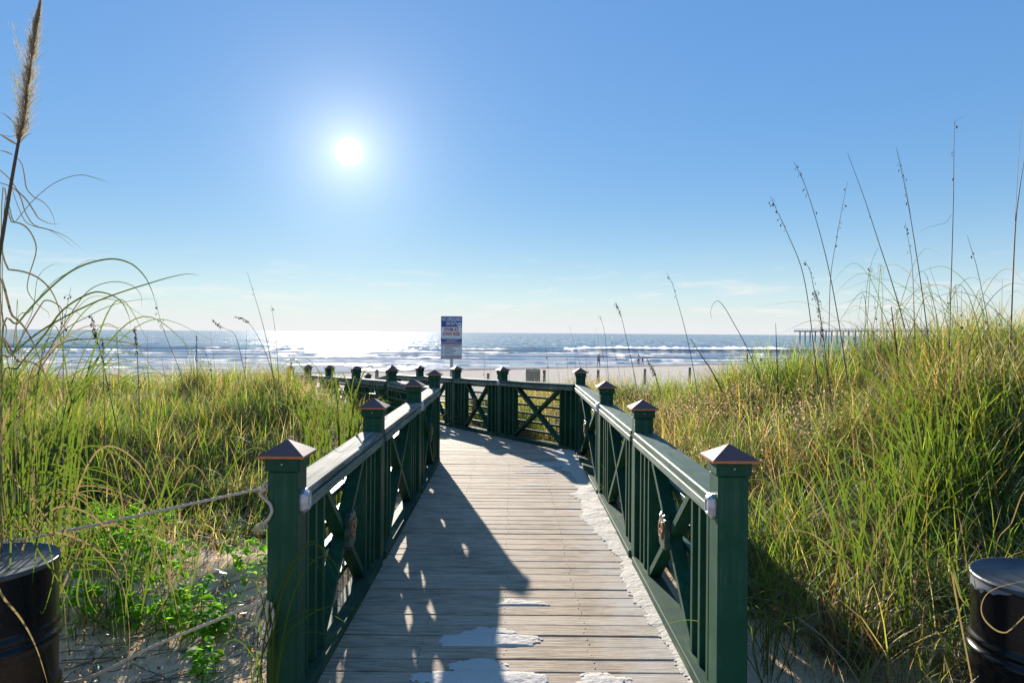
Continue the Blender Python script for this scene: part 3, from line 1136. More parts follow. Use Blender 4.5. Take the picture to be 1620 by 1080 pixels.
RL = railing('straight green railing on the left of the planks, its handrail weathered to pale grey wood',
             [Vector((XL, y)) for y in LEFT_Y], +1, [True, False, True], M['rail_left'], {0, 2})
RR = railing('straight green railing on the right of the planks, with smooth green handrail',
             [Vector((XR, y)) for y in RIGHT_Y], -1, [True, False, True], M['rail'], {0, 2})
RO = railing('dark green railing crossing the end of the planks below the white sign',
             OUTER, -1, [False, True, False, True, False], M['rail'], {1}, first_post=False)
RI = railing('green railing half sunk in the tall grass beyond the bend',
             INNER, +1, [False, True, False, True, False], M['rail_left'], {2}, first_post=False)

# ------------------------------------------------------------------ blown sand on the deck
sxx = np.arange(-0.97, 0.955, 0.0105)
syy = np.arange(2.9, 10.3, 0.0105)
DX, DY = np.meshgrid(sxx, syy)
nn1 = fbm(DX, DY, 2.2, 4, 41)
nn2 = fbm(DX, DY, 9.0, 3, 45)
plank_i = np.floor((DY + 0.9) / (PW + GAP))
in_p = (DY + 0.9) / (PW + GAP) - plank_i
H = np.full(DX.shape, -0.02)
wr = np.interp(DY, [2.6, 3.4, 4.2, 5.0, 6.0, 7.5, 9.0, 10.3], [0.015, 0.025, 0.06, 0.10, 0.14, 0.16, 0.20, 0.22])
edge = 0.925 - wr * (0.1 + 1.9 * nn1) + (vnoise(plank_i, plank_i * 0, 0.73, 5) - .5) * 0.05
H = np.maximum(H, np.clip((DX - edge) * 0.11, -0.02, 0.024) * (0.7 + 0.6 * nn2))
wl_ = np.interp(DY, [2.6, 3.6, 5.0, 7.0, 9.0], [0.03, 0.05, 0.02, 0.01, 0.01])



def patch(x0, x1, y, d, amt):
    """a small drift lying on one plank, cut off at the plank's near edge"""
    global H
    cx, hw = (x0 + x1) / 2, (x1 - x0) / 2
    i = math.floor((y + 0.9) / (PW + GAP))
    m = (plank_i == i)
    r = 1 - np.abs((DX - cx) / hw) ** 2.0 - np.clip(in_p - d, 0, None) * 2.2 + (nn1 - .5) * 1.8 + (nn2 - .5) * 1.5
    H = np.where(m & (in_p > .04) & (r > -.25), np.maximum(H, np.clip(r, -1, 1) * amt * .55), H)


patch(-0.34, 0.13, 3.87, 0.85, .010)
patch(-0.28, 0.02, 4.02, 0.1, .006)
patch(-0.27, -0.01, 3.66, 0.5, .008)
patch(-0.46, 0.20, 3.52, 0.75, .011)
patch(0.30, 0.62, 3.52, 0.5, .008)
patch(-0.30, 0.25, 3.38, 0.6, .010)
patch(-0.08, 0.22, 4.55, 0.05, .005)
patch(0.1, 0.5, 7.9, 0.2, .004)
patch(0.25, 0.8, 9.2, 0.6, .007)
patch(0.2, 0.7, 9.05, 0.4, .006)
patch(0.1, 0.6, 8.6, 0.2, .005)
H = H + (rng.random(DX.shape) - .5) * 0.003 * (H < .002) + (vnoise(DX, DY, 34, 9) - .5) * .0022 * (H > -.004)
zz = deck_z(DY) + np.maximum(H, -0.004) + 0.0035
me = grid_mesh('sand_drift', sxx, syy, zz, M['sand_fine'], keep=(H.ravel() > 0.0))
o = link('sand_drift', me)
tag(o, 'white sand blown onto the planks in thin drifts', kind='stuff')

# ------------------------------------------------------------------ warning sign
sp_ = at(714, 567, 19.5)
sg = empty('warning_sign', (sp_.x, 19.5, gz(sp_.x, 19.5)))
tag(sg, 'blue and white swimming notice on a white post behind the far railing', 'sign')
base = sg.location
top = at(714, 500, 19.5).z - base.z
bot = at(714, 567.5, 19.5).z - base.z
SW = 0.305
bm = bmesh.new()
box(bm, -.04, .05, .016, .10, -0.3, top - .05, 0.004)
link('sign_post', bm_mesh('sign_post', bm, M['white_post']), sg)
bm = bmesh.new()
box(bm, -SW, SW, -.004, .012, bot, top, 0.003)
link('board', bm_mesh('board', bm, M['sign_white']), sg)
Hh = top - bot


def band(name, mat, f0, f1, y=-.0075, x0=-SW + .012, x1=SW - .012):
    bm = bmesh.new()
    box(bm, x0, x1, y, y + .0028, top - Hh * f1, top - Hh * f0)
    return link(name, bm_mesh(name, bm, mat), sg)


def line(body, fz, size, mat, y, w, shear=0.0, bold=0.004):
    me = text_mesh('lettering', body, size, mat, 0.0006, bold=bold, shear=shear)
    ww = me.vertices and (max(v.co.x for v in me.vertices) - min(v.co.x for v in me.vertices))
    if ww:
        me.transform(Matrix.Diagonal((w / ww, 1, 1, 1)))
    return link('lettering', me, sg, (0, y, top - Hh * fz), (math.radians(90), 0, 0))


band('blue_band', M['sign_blue'], .012, .25)
line('NO LIFEGUARD', .078, .135, M['sign_white'], -.0092, .55)
line('ON DUTY', .178, .125, M['sign_white'], -.0092, .32)
line('SWIM AT', .315, .14, M['sign_red'], -.0055, .42)
line('OWN RISK', .42, .14, M['sign_red'], -.0055, .50)
band('blue_band', M['sign_blue'], .52, .60)
line('NO LIFEGUARD', .538, .05, M['sign_white'], -.0092, .5, 0.2, 0.001)
line('ON DUTY', .577, .055, M['sign_white'], -.0092, .3, 0.2, 0.001)
band('faded_band', M['sign_pink'], .605, .672)
for k_, (w_, f_) in enumerate(((.46, .70), (.25, .755), (.33, .81), (.26, .865), (.48, .925))):
    band('small_print', M['sign_ink'], f_ - .008, f_ + .008, x0=-.20, x1=-.20 + w_)
    band('bullet', M['sign_ink'], f_ - .009, f_ + .009, x0=-.262, x1=-.238)
band('faded_band', M['sign_pink'], .955, .99)
bm = bmesh.new()
bmesh.ops.create_circle(bm, cap_ends=True, segments=24, radius=.062)
em = link('emblem', bm_mesh('emblem', bm, M['sign_white']), sg, (.225, -.0105, top - Hh * .20), (math.radians(90), 0, 0))
bm = bmesh.new()
pts = [(-.042, .0), (-.02, .018), (.012, .016), (.03, .004), (.044, .018), (.044, -.018), (.03, -.004), (.008, -.018), (-.024, -.014)]
bm.faces.new([bm.verts.new((x, y, .0012)) for x, y in pts])
link('emblem_figure', bm_mesh('emblem_figure', bm, M['sign_ink']), em)

# ------------------------------------------------------------------ drums
def drum(label, x, y, z, mat):
    r = empty('steel_drum', (x, y, z))
    tag(r, label, 'drum', 'black steel drums beside the boardwalk entrance')
    R = 0.292
    prof = [(0.0, R - .012), (.0, R), (.018, R + .004), (.03, R)]
    zz = .03
    for z0 in (0.24, 0.535):
        prof += [(z0 - .05, R), (z0 - .03, R + .003), (z0 - .012, R + .017), (z0, R + .019), (z0 + .012, R + .012), (z0 + .024, R + .001),
                 (z0 + .032, R + .001), (z0 + .042, R + .013), (z0 + .052, R + .014), (z0 + .064, R + .002), (z0 + .08, R)]
    prof += [(.70, R), (.845, R), (.858, R + .002)]
    v, f, n_ = [], [], 56
    for (pz, pr) in prof:
        v += [(pr * math.cos(2 * math.pi * k / n_), pr * math.sin(2 * math.pi * k / n_), pz) for k in range(n_)]
    for i in range(len(prof) - 1):
        f += [(i * n_ + k, i * n_ + (k + 1) % n_, (i + 1) * n_ + (k + 1) % n_, (i + 1) * n_ + k) for k in range(n_)]
    link('drum_body', mesh_py('drum_body', v, f, mat, True), r)
    prof = [(.8585, R + .003), (.868, R + .0065), (.878, R + .003), (.879, R - .004), (.872, R - .010), (.872, 0.001)]
    v, f = [], []
    for (pz, pr) in prof:
        v += [(pr * math.cos(2 * math.pi * k / n_), pr * math.sin(2 * math.pi * k / n_), pz) for k in range(n_)]
    for i in range(len(prof) - 1):
        f += [(i * n_ + k, i * n_ + (k + 1) % n_, (i + 1) * n_ + (k + 1) % n_, (i + 1) * n_ + k) for k in range(n_)]
    link('lid', mesh_py('lid', v, f, M['lid'], True), r)
    return r


drum('glossy black steel drum under arching grass beside the rope', -2.395, 3.1, 0.70 - .875, M['drum'])
drum('black steel drum with paint chipped to grey below its lid', 2.44, 3.1, 0.66 - .875, M['drum_chipped'])

# ------------------------------------------------------------------ ropes tied to the first left post
def rope_path(pts, n):
    return catmull(pts, n)


bm = bmesh.new()
rp = empty('rope_post', (-3.6, 3.75, gz(-3.6, 3.75)))
tag(rp, 'short weathered timber post holding the far ends of the ropes', 'post')
v, f = tube_data([Vector((0, 0, -.2)), Vector((0, 0, .3)), Vector((0.01, 0, .86))], .06, 12)
link('timber', mesh_py('timber', v, f, M['pile'], True), rp)

RLOBE = dict(sides=9, lobes=3, twist=150.0, lobe_amp=0.09)
pz = Vector((XL - .072, 3.16, 0))
u1 = at(428, 769, 3.2)
upper = empty('rope', u1)
tag(upper, 'upper pale rope tied to the first post, its frayed end hanging down', 'rope', 'ropes strung from the first left post')
o_ = Vector(u1)
path = [u1 - o_, at(300, 797, 3.3) - o_, at(120, 836, 3.45) - o_, at(0, 857, 3.6) - o_, Vector((-3.2, 3.7, .60)) - o_, Vector((-3.55, 3.75, .66)) - o_]
tube('cord', rope_path(path, 420), .007, M['rope'], upper, **RLOBE)
# knot: a lumpy coil
kn = []
for i in range(70):
    t_ = i / 69
    aa = t_ * 2 * math.pi * 2.6
    kn.append(Vector((.012 * math.cos(aa) - .012 + .03 * (t_ - .5), -.022 * math.sin(aa) * .9 - .012, .026 * math.cos(aa * .77 + .6) - .002)))
tube('knot', kn, .0072, M['rope'], upper, **RLOBE)
q = lambda px, py, Y=3.13: at(px, py, Y) - o_
tail = [q(421, 772), q(411, 780), q(419, 789), q(427, 797), q(430, 808), q(424, 821), q(413, 829)]
tube('loose_end', rope_path(tail, 110), .0072, M['rope'], upper, **RLOBE)
fr = MB()
for i in range(26):
    a_ = q(413 + random.uniform(-2, 2), 829)
    e_ = q(random.uniform(399, 424), random.uniform(832, 846), 3.13 + random.uniform(-.03, .03))
    v, f = tube_data(catmull([a_, (a_ + e_) / 2 + Vector((random.uniform(-.01, .01), 0, .012)), e_], 5), lambda t: .0022 * (1 - .6 * t), 4)
    fr.add(v, f)
fr.build('frayed_strands', M['rope'], upper)

u2 = at(427, 944, 3.2)
lower = empty('rope', u2)
tag(lower, 'lower pale rope with looped knot, slanting down to the sand', 'rope', 'ropes strung from the first left post')
o_ = Vector(u2)
path = [u2 - o_, at(340, 981, 3.28) - o_, at(250, 1018, 3.35) - o_, at(110, 1079, 3.42) - o_, Vector((-2.7, 3.6, -.03)) - o_, Vector((-3.55, 3.75, .10)) - o_]
tube('cord', rope_path(path, 400), .007, M['rope'], lower, **RLOBE)
tube('knot', [p_ * 1.1 for p_ in kn], .0072, M['rope'], lower, **RLOBE)
q = lambda px, py, Y=3.12: at(px, py, Y) - o_
for lp in ([q(420, 952), q(410, 968), q(406, 988), q(409, 1002), q(418, 1004), q(424, 990), q(422, 968), q(424, 950)],
           [q(428, 952), q(432, 970), q(431, 990), q(425, 1006), q(420, 1016)]):
    tube('loop', rope_path(lp, 130), .0072, M['rope'], lower, **RLOBE)
fr = MB()
for i in range(24):
    a_ = q(420 + random.uniform(-3, 3), 1014)
    e_ = q(random.uniform(413, 429), random.uniform(1022, 1032), 3.12 + random.uniform(-.03, .03))
    v, f = tube_data([a_, (a_ + e_) / 2 + Vector((random.uniform(-.008, .008), 0, 0)), e_], lambda t: .003 * (1 - .5 * t), 4)
    fr.add(v, f)
fr.build('frayed_strands', M['rope'], lower)

# ------------------------------------------------------------------ things on the beach
def piling(px, py_top, Y, r, label):
    p = at(px, py_top, Y)
    g_ = gz(p.x, Y)
    o = tube('piling', [Vector((0, 0, -.4)), Vector((0, 0, .0)), Vector((0.01, 0, p.z - g_))], r, M['pile'], sides=10)
    o.location = (p.x, Y, g_)
    tag(o, label, 'post', 'short timber posts on the beach')


piling(596, 584, 33, .085, 'stubby timber post on the sand behind the grass sunk railing')
piling(772, 590, 30, .06, 'low brown timber post on the sand just left of the slatted bin')
piling(861, 585, 34, .075, 'timber post on the sand just right of the slatted bin')
piling(1020, 583, 40, .085, 'timber post on the sand below the adult and child')
piling(1091, 581, 42, .085, 'short timber post half hidden by the right dune grass')
piling(946, 585, 40, .085, 'dark timber post stump on the sand below the lone walker')

bp = at(843, 583, 25.0)
bg_ = gz(bp.x, 25.0)
binr = empty('slatted_bin', (bp.x, 25.0, bg_))
tag(binr, 'grey square bin of upright wooden slats standing on the beach', 'bin')
bh = bp.z - bg_
bw = 0.255
for k_ in range(6):
    for sgn in (-1, 1):
        x_ = -bw + (k_ + .5) * (2 * bw / 6)
        bm = bmesh.new()
        box(bm, x_ - .036, x_ + .036, sgn * bw - .011, sgn * bw + .011, .04, bh - random.uniform(0, .03), .003)
        link('slat', bm_mesh('slat', bm, M['slatwood']), binr)
        bm = bmesh.new()
        yy = x_ * .93
        box(bm, sgn * bw - .011, sgn * bw + .011, yy - .034, yy + .034, .04, bh - random.uniform(0, .03), .003)
        link('slat', bm_mesh('slat', bm, M['slatwood']), binr)
bm = bmesh.new()
for z_ in (.2, bh - .14):
    box(bm, -bw + .013, bw - .013, -bw + .013, bw - .013, z_, z_ + .06)
link('inner_frame', bm_mesh('inner_frame', bm, M['pile']), binr)

# ------------------------------------------------------------------ fishing pier far to the right
A_ = Vector((215.5, 500.0))
B_ = Vector((330.0, 70.0))
dp = (B_ - A_)
Lp = dp.length
dp = dp / Lp
ang = math.atan2(dp.y, dp.x)
pier = empty('fishing_pier', (A_.x, A_.y, SEA), ang)
tag(pier, 'long low fishing pier on thin legs far out over the sea', 'pier')
dk = 4.95 - SEA
bm = bmesh.new()
box(bm, 0, Lp, -2.6, 2.6, dk - 0.7, dk)
link('deck', bm_mesh('deck', bm, M['concrete']), pier)
bm = bmesh.new()
box(bm, -6, 9, -6, 6, dk - 0.88, dk + .02)
link('pier_head', bm_mesh('pier_head', bm, M['concrete']), pier)
bm = bmesh.new()
for x0, x1, y_ in ((-6, 9, -5.9), (-6, 9, 5.9), (9, Lp, -2.5), (9, Lp, 2.5)):
    box(bm, x0, x1, y_ - .06, y_ + .06, dk + 1.0, dk + 1.14)
    box(bm, x0, x1, y_ - .05, y_ + .05, dk + .5, dk + .58)
    for q_ in np.arange(x0, x1, 3.0):
        box(bm, q_, q_ + .14, y_ - .07, y_ + .07, dk + .021, dk + 1.15)
link('handrail', bm_mesh('handrail', bm, M['concrete']), pier)
bm = bmesh.new()
box(bm, -.32, .32, -.32, .32, -6, dk - .71)
ME_LEG = bm_mesh('pier_leg', bm, M['concrete'])
for i, q_ in enumerate(np.arange(-4, 400, 11.0)):
    for y_ in (-2.2, 2.2):
        link('pier_leg', ME_LEG, pier, (float(q_), y_, 0))
for i, q_ in enumerate((60, 120, 185, 250)):
    bm = bmesh.new()
    box(bm, -.09, .09, -.09, .09, dk + .021, dk + 5)
    box(bm, -.09, .09, -.091, 1.2, dk + 5.001, dk + 5.12)
    link('lamp_post', bm_mesh('lamp_post', bm, M['concrete']), pier, (q_, 2.3, 0))

# ------------------------------------------------------------------ people by the water
def body_mesh(stride, arm, child=False):
    """one continuous skinned figure 1.72 m tall, facing +y"""
    s = stride
    V = [(0, 0, .95), (0, .0, 1.12), (0, .01, 1.32), (0, .0, 1.44), (0, .0, 1.50), (0, .02, 1.60), (0, .025, 1.70)]
    R = [(.15, .105), (.135, .095), (.165, .105), (.10, .075), (.052, .052), (.078, .092), (.06, .07)]
    E = [(0, 1), (1, 2), (2, 3), (3, 4), (4, 5), (5, 6)]

    def chain(root, pts, rads):
        prev = root
        for p, r in zip(pts, rads):
            V.append(p)
            R.append((r, r))
            E.append((prev, len(V) - 1))
            prev = len(V) - 1

    for sg_, ph in ((-1, 1), (1, -1)):
        k = ph * s
        chain(0, [(sg_ * .09, 0, .86), (sg_ * .10, k * .16 + .03, .48), (sg_ * .10, k * .30 - (.05 if k < 0 else 0), .09 + (.03 if k < 0 else 0)),
                  (sg_ * .105, k * .30 + .14 - (.05 if k < 0 else 0), .04)], [.085, .058, .04, .03])
        chain(3, [(sg_ * .18, 0, 1.41), (sg_ * .235, -k * .12 * arm, 1.14), (sg_ * .24, -k * .22 * arm + .06, .90), (sg_ * .235, -k * .25 * arm + .09, .80)],
              [.055, .043, .032, .034])
    me = bpy.data.meshes.new('person_rig')
    me.from_pydata(V, E, [])
    ob = bpy.data.objects.new('person_rig', me)
    COL.objects.link(ob)
    sk = ob.modifiers.new('skin', 'SKIN')
    sk.use_smooth_shade = True
    su = ob.modifiers.new('sub', 'SUBSURF')
    su.levels = su.render_levels = 1
    for i, r in enumerate(R):
        me.skin_vertices[0].data[i].radius = r
    me.skin_vertices[0].data[0].use_root = True
    dg = bpy.context.evaluated_depsgraph_get()
    out = bpy.data.meshes.new_from_object(ob.evaluated_get(dg))
    COL.objects.unlink(ob)
    bpy.data.objects.remove(ob)
    return out


def cloth(name, c):
    return simple(name, c, 0.85, 0.0, 0.1, 20, 0.0)


def person(px, py_feet, Y, height, yaw, shirt, trousers, hair, label, stride=0.7, arm=1.0, long_legs=True, longhair=False):
    p = at(px, py_feet, Y)
    z = max(gz(p.x, Y), SEA + .01)
    me = body_mesh(stride, arm)
    ms = [M['skin'], cloth('shirt cloth', shirt), cloth('trouser cloth', trousers)]
    me.materials.clear()
    for q_ in ms:
        me.materials.append(q_)
    for pl in me.polygons:
        c = pl.center
        if c.z > 1.47 or (abs(c.x) > .205 and c.z < 1.22):
            pl.material_index = 0
        elif c.z > .93 or abs(c.x) > .2:
            pl.material_index = 1
        elif c.z > (.12 if long_legs else .5):
            pl.material_index = 2
        else:
            pl.material_index = 0
        pl.use_smooth = True
    o = link('person', me, None, (p.x, Y, z), (0, 0, yaw))
    k = height / 1.76
    o.scale = (k, k, k)
    tag(o, label, 'person', 'people by the water')
    v = [Vector((c.x * .088, c.y * .104 - .012, c.z * .098 + 1.665)) for c in ICO_V]
    if longhair:
        v += [Vector((c.x * .075, c.y * .045 - .085, c.z * .15 + 1.55)) for c in ICO_V]
        f = ICO_F + [tuple(i + len(ICO_V) for i in q_) for q_ in ICO_F]
    else:
        v = [Vector((q_.x, q_.y, max(q_.z, 1.64 if q_.y < .03 else 1.70))) for q_ in v]
        f = ICO_F
    link('hair', mesh_py('hair', v, f, hair, True), o)
    # face: nose, eyes and ears of the figure, under the hair
    fb = MB()
    fb.add([Vector((c.x * .014, c.y * .02 + .108, c.z * .022 + 1.63)) for c in ICO_V], ICO_F)
    for sg_ in (-1, 1):
        fb.add([Vector((c.x * .012 + sg_ * .082, c.y * .022 + .01, c.z * .03 + 1.635)) for c in ICO_V], ICO_F)
    fb.build('face', M['skin'], o)
    return o


HB = simple('dark hair', (0.03, 0.022, 0.018), 0.6, 0, .2, 20, 0)
person(947, 576, 92, 1.74, math.radians(200), (0.30, 0.30, 0.32), (0.05, 0.05, 0.06), HB, 'lone walker in a grey top and dark trousers at the water edge', 0.5)
person(1010, 575.8, 100, 1.74, math.radians(165), (0.62, 0.62, 0.66), (0.05, 0.06, 0.07), HB, 'adult in pale shirt and dark trousers walking with a child', 0.7)
person(1016.5, 575.8, 100, 1.22, math.radians(205), (0.30, 0.10, 0.22), (0.45, 0.16, 0.24), HB, 'small child in pink beside the adult on the wet sand', 0.8, longhair=True)
person(1182, 573, 104, 1.72, math.radians(150), (0.07, 0.06, 0.055), (0.06, 0.05, 0.05), HB, 'person in dark clothes walking behind the right dune grass', 0.6)
person(1190.5, 573.5, 104, 1.55, math.radians(195), (0.38, 0.30, 0.23), (0.26, 0.22, 0.19), HB, 'person in beige clothes walking beside the dark clothed one', 0.6, longhair=True)

# ------------------------------------------------------------------ grass
PAL = np.array([(0.064, 0.126, 0.016), (0.104, 0.180, 0.020), (0.158, 0.205, 0.024), (0.215, 0.218, 0.034), (0.030, 0.068, 0.015),
                (0.24, 0.172, 0.08), (0.35, 0.28, 0.16), (0.15, 0.088, 0.045), (0.32, 0.25, 0.04)])


def grass_mesh(name, x, y, length, width, seg, bias, tilt_sd, curl, pal_w, col_noise_seed, mat=None, zoff=0.0):
    n_ = len(x)
    z = ground(x, y) - 0.03 + zoff
    azi = rng.uniform(0, 2 * np.pi, n_)
    lx = np.cos(azi) + bias[0]
    ly = np.sin(azi) + bias[1]
    ll = np.hypot(lx, ly) + 1e-6
    lx, ly = lx / ll, ly / ll
    th = np.abs(rng.normal(0.05, tilt_sd, n_))
    cur = np.clip(rng.gamma(2.0, curl / 2.0, n_), 0, 2.6)
    pts = np.zeros((n_, seg + 1, 3))
    pts[:, 0] = np.stack([x, y, z], 1)
    for s_ in range(seg):
        u = (s_ + 0.5) / seg
        a_ = th + cur * u ** 1.35
        step = length / seg
        pts[:, s_ + 1, 0] = pts[:, s_, 0] + np.sin(a_) * lx * step
        pts[:, s_ + 1, 1] = pts[:, s_, 1] + np.sin(a_) * ly * step
        pts[:, s_ + 1, 2] = pts[:, s_, 2] + np.cos(a_) * step
    # leaf face turned at random about its own axis
    rot = rng.uniform(-1.2, 1.2, n_)
    wx, wy = -ly * np.cos(rot) + lx * np.sin(rot) * .5, lx * np.cos(rot) + ly * np.sin(rot) * .5
    vs = np.zeros((n_, seg * 2 + 1, 3), np.float32)
    for s_ in range(seg):
        u = s_ / seg
        w_ = width * 0.5 * (0.75 + 0.5 * u) * (1 - u ** 2)
        for q_, sg_ in ((0, -1), (1, 1)):
            vs[:, s_ * 2 + q_, 0] = pts[:, s_, 0] + sg_ * wx * w_
            vs[:, s_ * 2 + q_, 1] = pts[:, s_, 1] + sg_ * wy * w_
            vs[:, s_ * 2 + q_, 2] = pts[:, s_, 2]
    vs[:, seg * 2] = pts[:, seg]
    nv = seg * 2 + 1
    base_ = (np.arange(n_) * nv)[:, None]
    quads = [base_ + np.array([[2 * s_, 2 * s_ + 1, 2 * s_ + 3, 2 * s_ + 2]]) for s_ in range(seg - 1)]
    quads = np.concatenate(quads, 0) if quads else np.zeros((0, 4), int)
    tris = base_ + np.array([[2 * seg - 2, 2 * seg - 1, 2 * seg]])
    me = np_mesh(name, vs.reshape(-1, 3), [quads, tris] if len(quads) else [tris], mat or M['grass'], True)
    # colour: patches of greener and drier grass, each blade its own shade
    pn = fbm(x, y, 0.8, 3, col_noise_seed)
    pn2 = fbm(x, y, 2.3, 2, col_noise_seed + 4)
    wts = np.tile(np.array(pal_w, float), (n_, 1))
    dry = np.clip((pn - 0.50) * 5.0 + (pn2 - .5) * 2.5, -0.95, 1.5)[:, None]
    wts[:, 5:8] *= np.clip(1 + 1.3 * dry, .15, None)
    wts[:, 0:4] *= np.clip(1 - .55 * dry, .2, None)
    cs = np.cumsum(wts, 1)
    cs /= cs[:, -1:]
    pick = (rng.random(n_)[:, None] > cs).sum(1).clip(0, 8)
    colr = PAL[pick] * rng.uniform(0.75, 1.25, (n_, 1)) * (1 + rng.normal(0, .06, (n_, 3)))
    cc_ = np.ones((n_, nv, 4), np.float32)
    cc_[:, :, :3] = colr[:, None, :]
    # straw tips on part of the blades
    tipdry = (rng.random(n_) < 0.3)
    cc_[tipdry, -1, :3] = PAL[6]
    cc_[tipdry, -3:-1, :3] = 0.5 * cc_[tipdry, -3:-1, :3] + 0.5 * PAL[5]
    # dead sheaths at the foot
    cc_[:, 0:2, :3] = .45 * cc_[:, 0:2, :3] + .55 * PAL[7] * rng.uniform(.8, 1.8, (n_, 1, 1))
    a_ = me.color_attributes.new('Col', 'FLOAT_COLOR', 'POINT')
    a_.data.foreach_set('color', cc_.ravel())
    return me


def scatter(x0, x1, y0, y1, n_, dens):
    x = rng.uniform(x0, x1, n_)
    y = rng.uniform(y0, y1, n_)
    # gather the blades into tussocks
    tx = x + (vnoise(x, y, 3.1, 51) - .5) * .25
    d_ = np.clip(dens(x, y), 0, 1)
    k_ = rng.random(n_) < d_
    return x[k_], y[k_]


GREENISH = [3.6, 4.0, 3, 1.5, 2.2, 1.5, 1.2, 1.1, .3]
RIGHTISH = [3.6, 3.8, 2.8, 1.4, 2.8, 1.7, 1.3, 2.2, .35]
FARISH = [2.0, 2.4, 1.6, 1.0, 1.6, 2.2, 1.5, 1.5, .3]


def grass(name, label, xy, lmin, lmax, w, seg, bias, tilt, curl, pal, seed):
    x, y = xy
    ln = rng.uniform(lmin, lmax, len(x)) * (0.6 + .8 * fbm(x, y, 1.1, 2, seed + 30)) * np.where(x < 0, .45 + .55 * sstep(5.4, 9.0, y), 1.0) * np.where(x < 0, 1 - .35 * (1 - sstep(.9, 1.8, xl_(y) - x)) * (1 - sstep(6.5, 8, y)), 1.0)
    me = grass_mesh(name, x, y, ln, rng.uniform(.6, 1.3, len(x)) * w, seg, bias, tilt, curl, pal, seed)
    o = link(name, me)
    tag(o, label, kind='stuff')
    return o


grass('dune_grass', 'green and straw dune grass on the left dune', scatter(-9.5, -1.1, 3.6, 13.5, 205000, dens_left), .34, .84, .0102, 5,
      (.55, -.2), .50, 1.75, GREENISH, 101)
grass('dune_grass', 'yellow green grass covering the right dune', scatter(1.2, 10.5, 3.0, 13.5, 240000, dens_right), .32, .86, .0104, 5,
      (-.3, -.25), .52, 1.75, RIGHTISH, 131)
grass('straw', 'long pale straw bent through the right dune grass', scatter(1.5, 9.5, 3.4, 12, 9000, dens_right), .55, 1.0, .0085, 6,
      (-.3, -.3), .5, 1.7, [.1, .2, .5, .6, .1, 3, 4, .8, .8], 191)
grass('straw', 'long pale straw bent through the left dune grass', scatter(-8.5, -1.3, 4.4, 12, 6500, lambda x, y: .25 + .75 * dens_left(x, y)), .5, .95, .0085, 6,
      (.35, -.3), .5, 1.7, [.4, .8, 1.2, .9, .1, 2.5, 3, .6, 1.0], 193)
# short dry undergrowth between the tussocks
grass('dry_undergrowth', 'brown dead grass lying between the green tussocks', scatter(-9, -1.2, 3.0, 12, 60000, lambda x, y: .13 * sstep(.2, .8, xl_(y) - x) + .7 * dens_left(x, y)), .15, .42, .006, 3,
      (0, 0), .6, 1.1, [.4, .5, .4, .2, .6, 3, 2, 4, .1], 141)
grass('dry_undergrowth', 'brown dead grass under the right dune grass', scatter(1.25, 10, 2.6, 12, 90000, lambda x, y: (.25 + .5 * (y < 5.2)) * sstep(.15, .9, x - xr_(y)) + .6 * dens_right(x, y)), .15, .48, .005, 3,
      (0, 0), .6, 1.1, [.4, .5, .4, .2, .8, 3, 2, 4, .1], 151)


grass('far_dune_grass', 'thin tawny grass where the dunes meet the beach', scatter(-26, 30, 12, 21, 110000, dens_far), .3, .62, .011, 3,
      (-.1, 0), .25, .6, FARISH, 161)


grass('far_dune_grass', 'olive tufts growing behind the crossing railing', scatter(-4, 5, 9.8, 18, 75000, dens_behind), .32, .72, .009, 3,
      (-.1, 0), .25, .7, [2.6, 2.2, 1.2, .6, 2.4, 1.5, .8, 1.6, .2], 171)


# pale fluffy seed heads of the low shrubs behind the right railing
def fluff(name, label, xy, h0, h1, cnt, size, colr, seed):
    x, y = xy
    n_ = len(x)
    g_ = ground(x, y)
    P_, C_ = [], []
    px = np.repeat(x, cnt) + rng.normal(0, .05, n_ * cnt)
    py = np.repeat(y, cnt) + rng.normal(0, .05, n_ * cnt)
    pz_ = np.repeat(g_ + rng.uniform(h0, h1, n_), cnt) + rng.normal(0, .05, n_ * cnt)
    m_ = n_ * cnt
    s_ = rng.uniform(.5, 1.3, m_)[:, None] * size
    d1 = rng.normal(0, 1, (m_, 3))
    d1 /= np.linalg.norm(d1, axis=1)[:, None]
    d2 = rng.normal(0, 1, (m_, 3))
    d2 -= d1 * (d1 * d2).sum(1)[:, None]
    d2 /= np.linalg.norm(d2, axis=1)[:, None]
    c_ = np.stack([px, py, pz_], 1)
    vs = np.stack([c_ - d1 * s_, c_ + d2 * s_ * .45, c_ + d1 * s_, c_ - d2 * s_ * .45], 1)
    q_ = np.arange(m_ * 4).reshape(-1, 4)
    me = np_mesh(name, vs.reshape(-1, 3), q_, M['grass'], False)
    col = np.ones((m_, 4, 4), np.float32)
    pick = rng.integers(0, len(colr), m_)
    col[:, :, :3] = (np.array(colr)[pick] * rng.uniform(.7, 1.3, (m_, 1)))[:, None, :]
    a_ = me.color_attributes.new('Col', 'FLOAT_COLOR', 'POINT')
    a_.data.foreach_set('color', col.ravel())
    o = link(name, me)
    tag(o, label, kind='stuff')


def dens_fl(x, y):
    dr = x - xr_(y)
    return sstep(.15, .4, dr) * (1 - sstep(1.5, 2.6, dr)) * sstep(5.6, 7, y) * (1 - sstep(13, 16, y)) * sstep(.40, .55, fbm(x, y, 1.5, 3, 91))


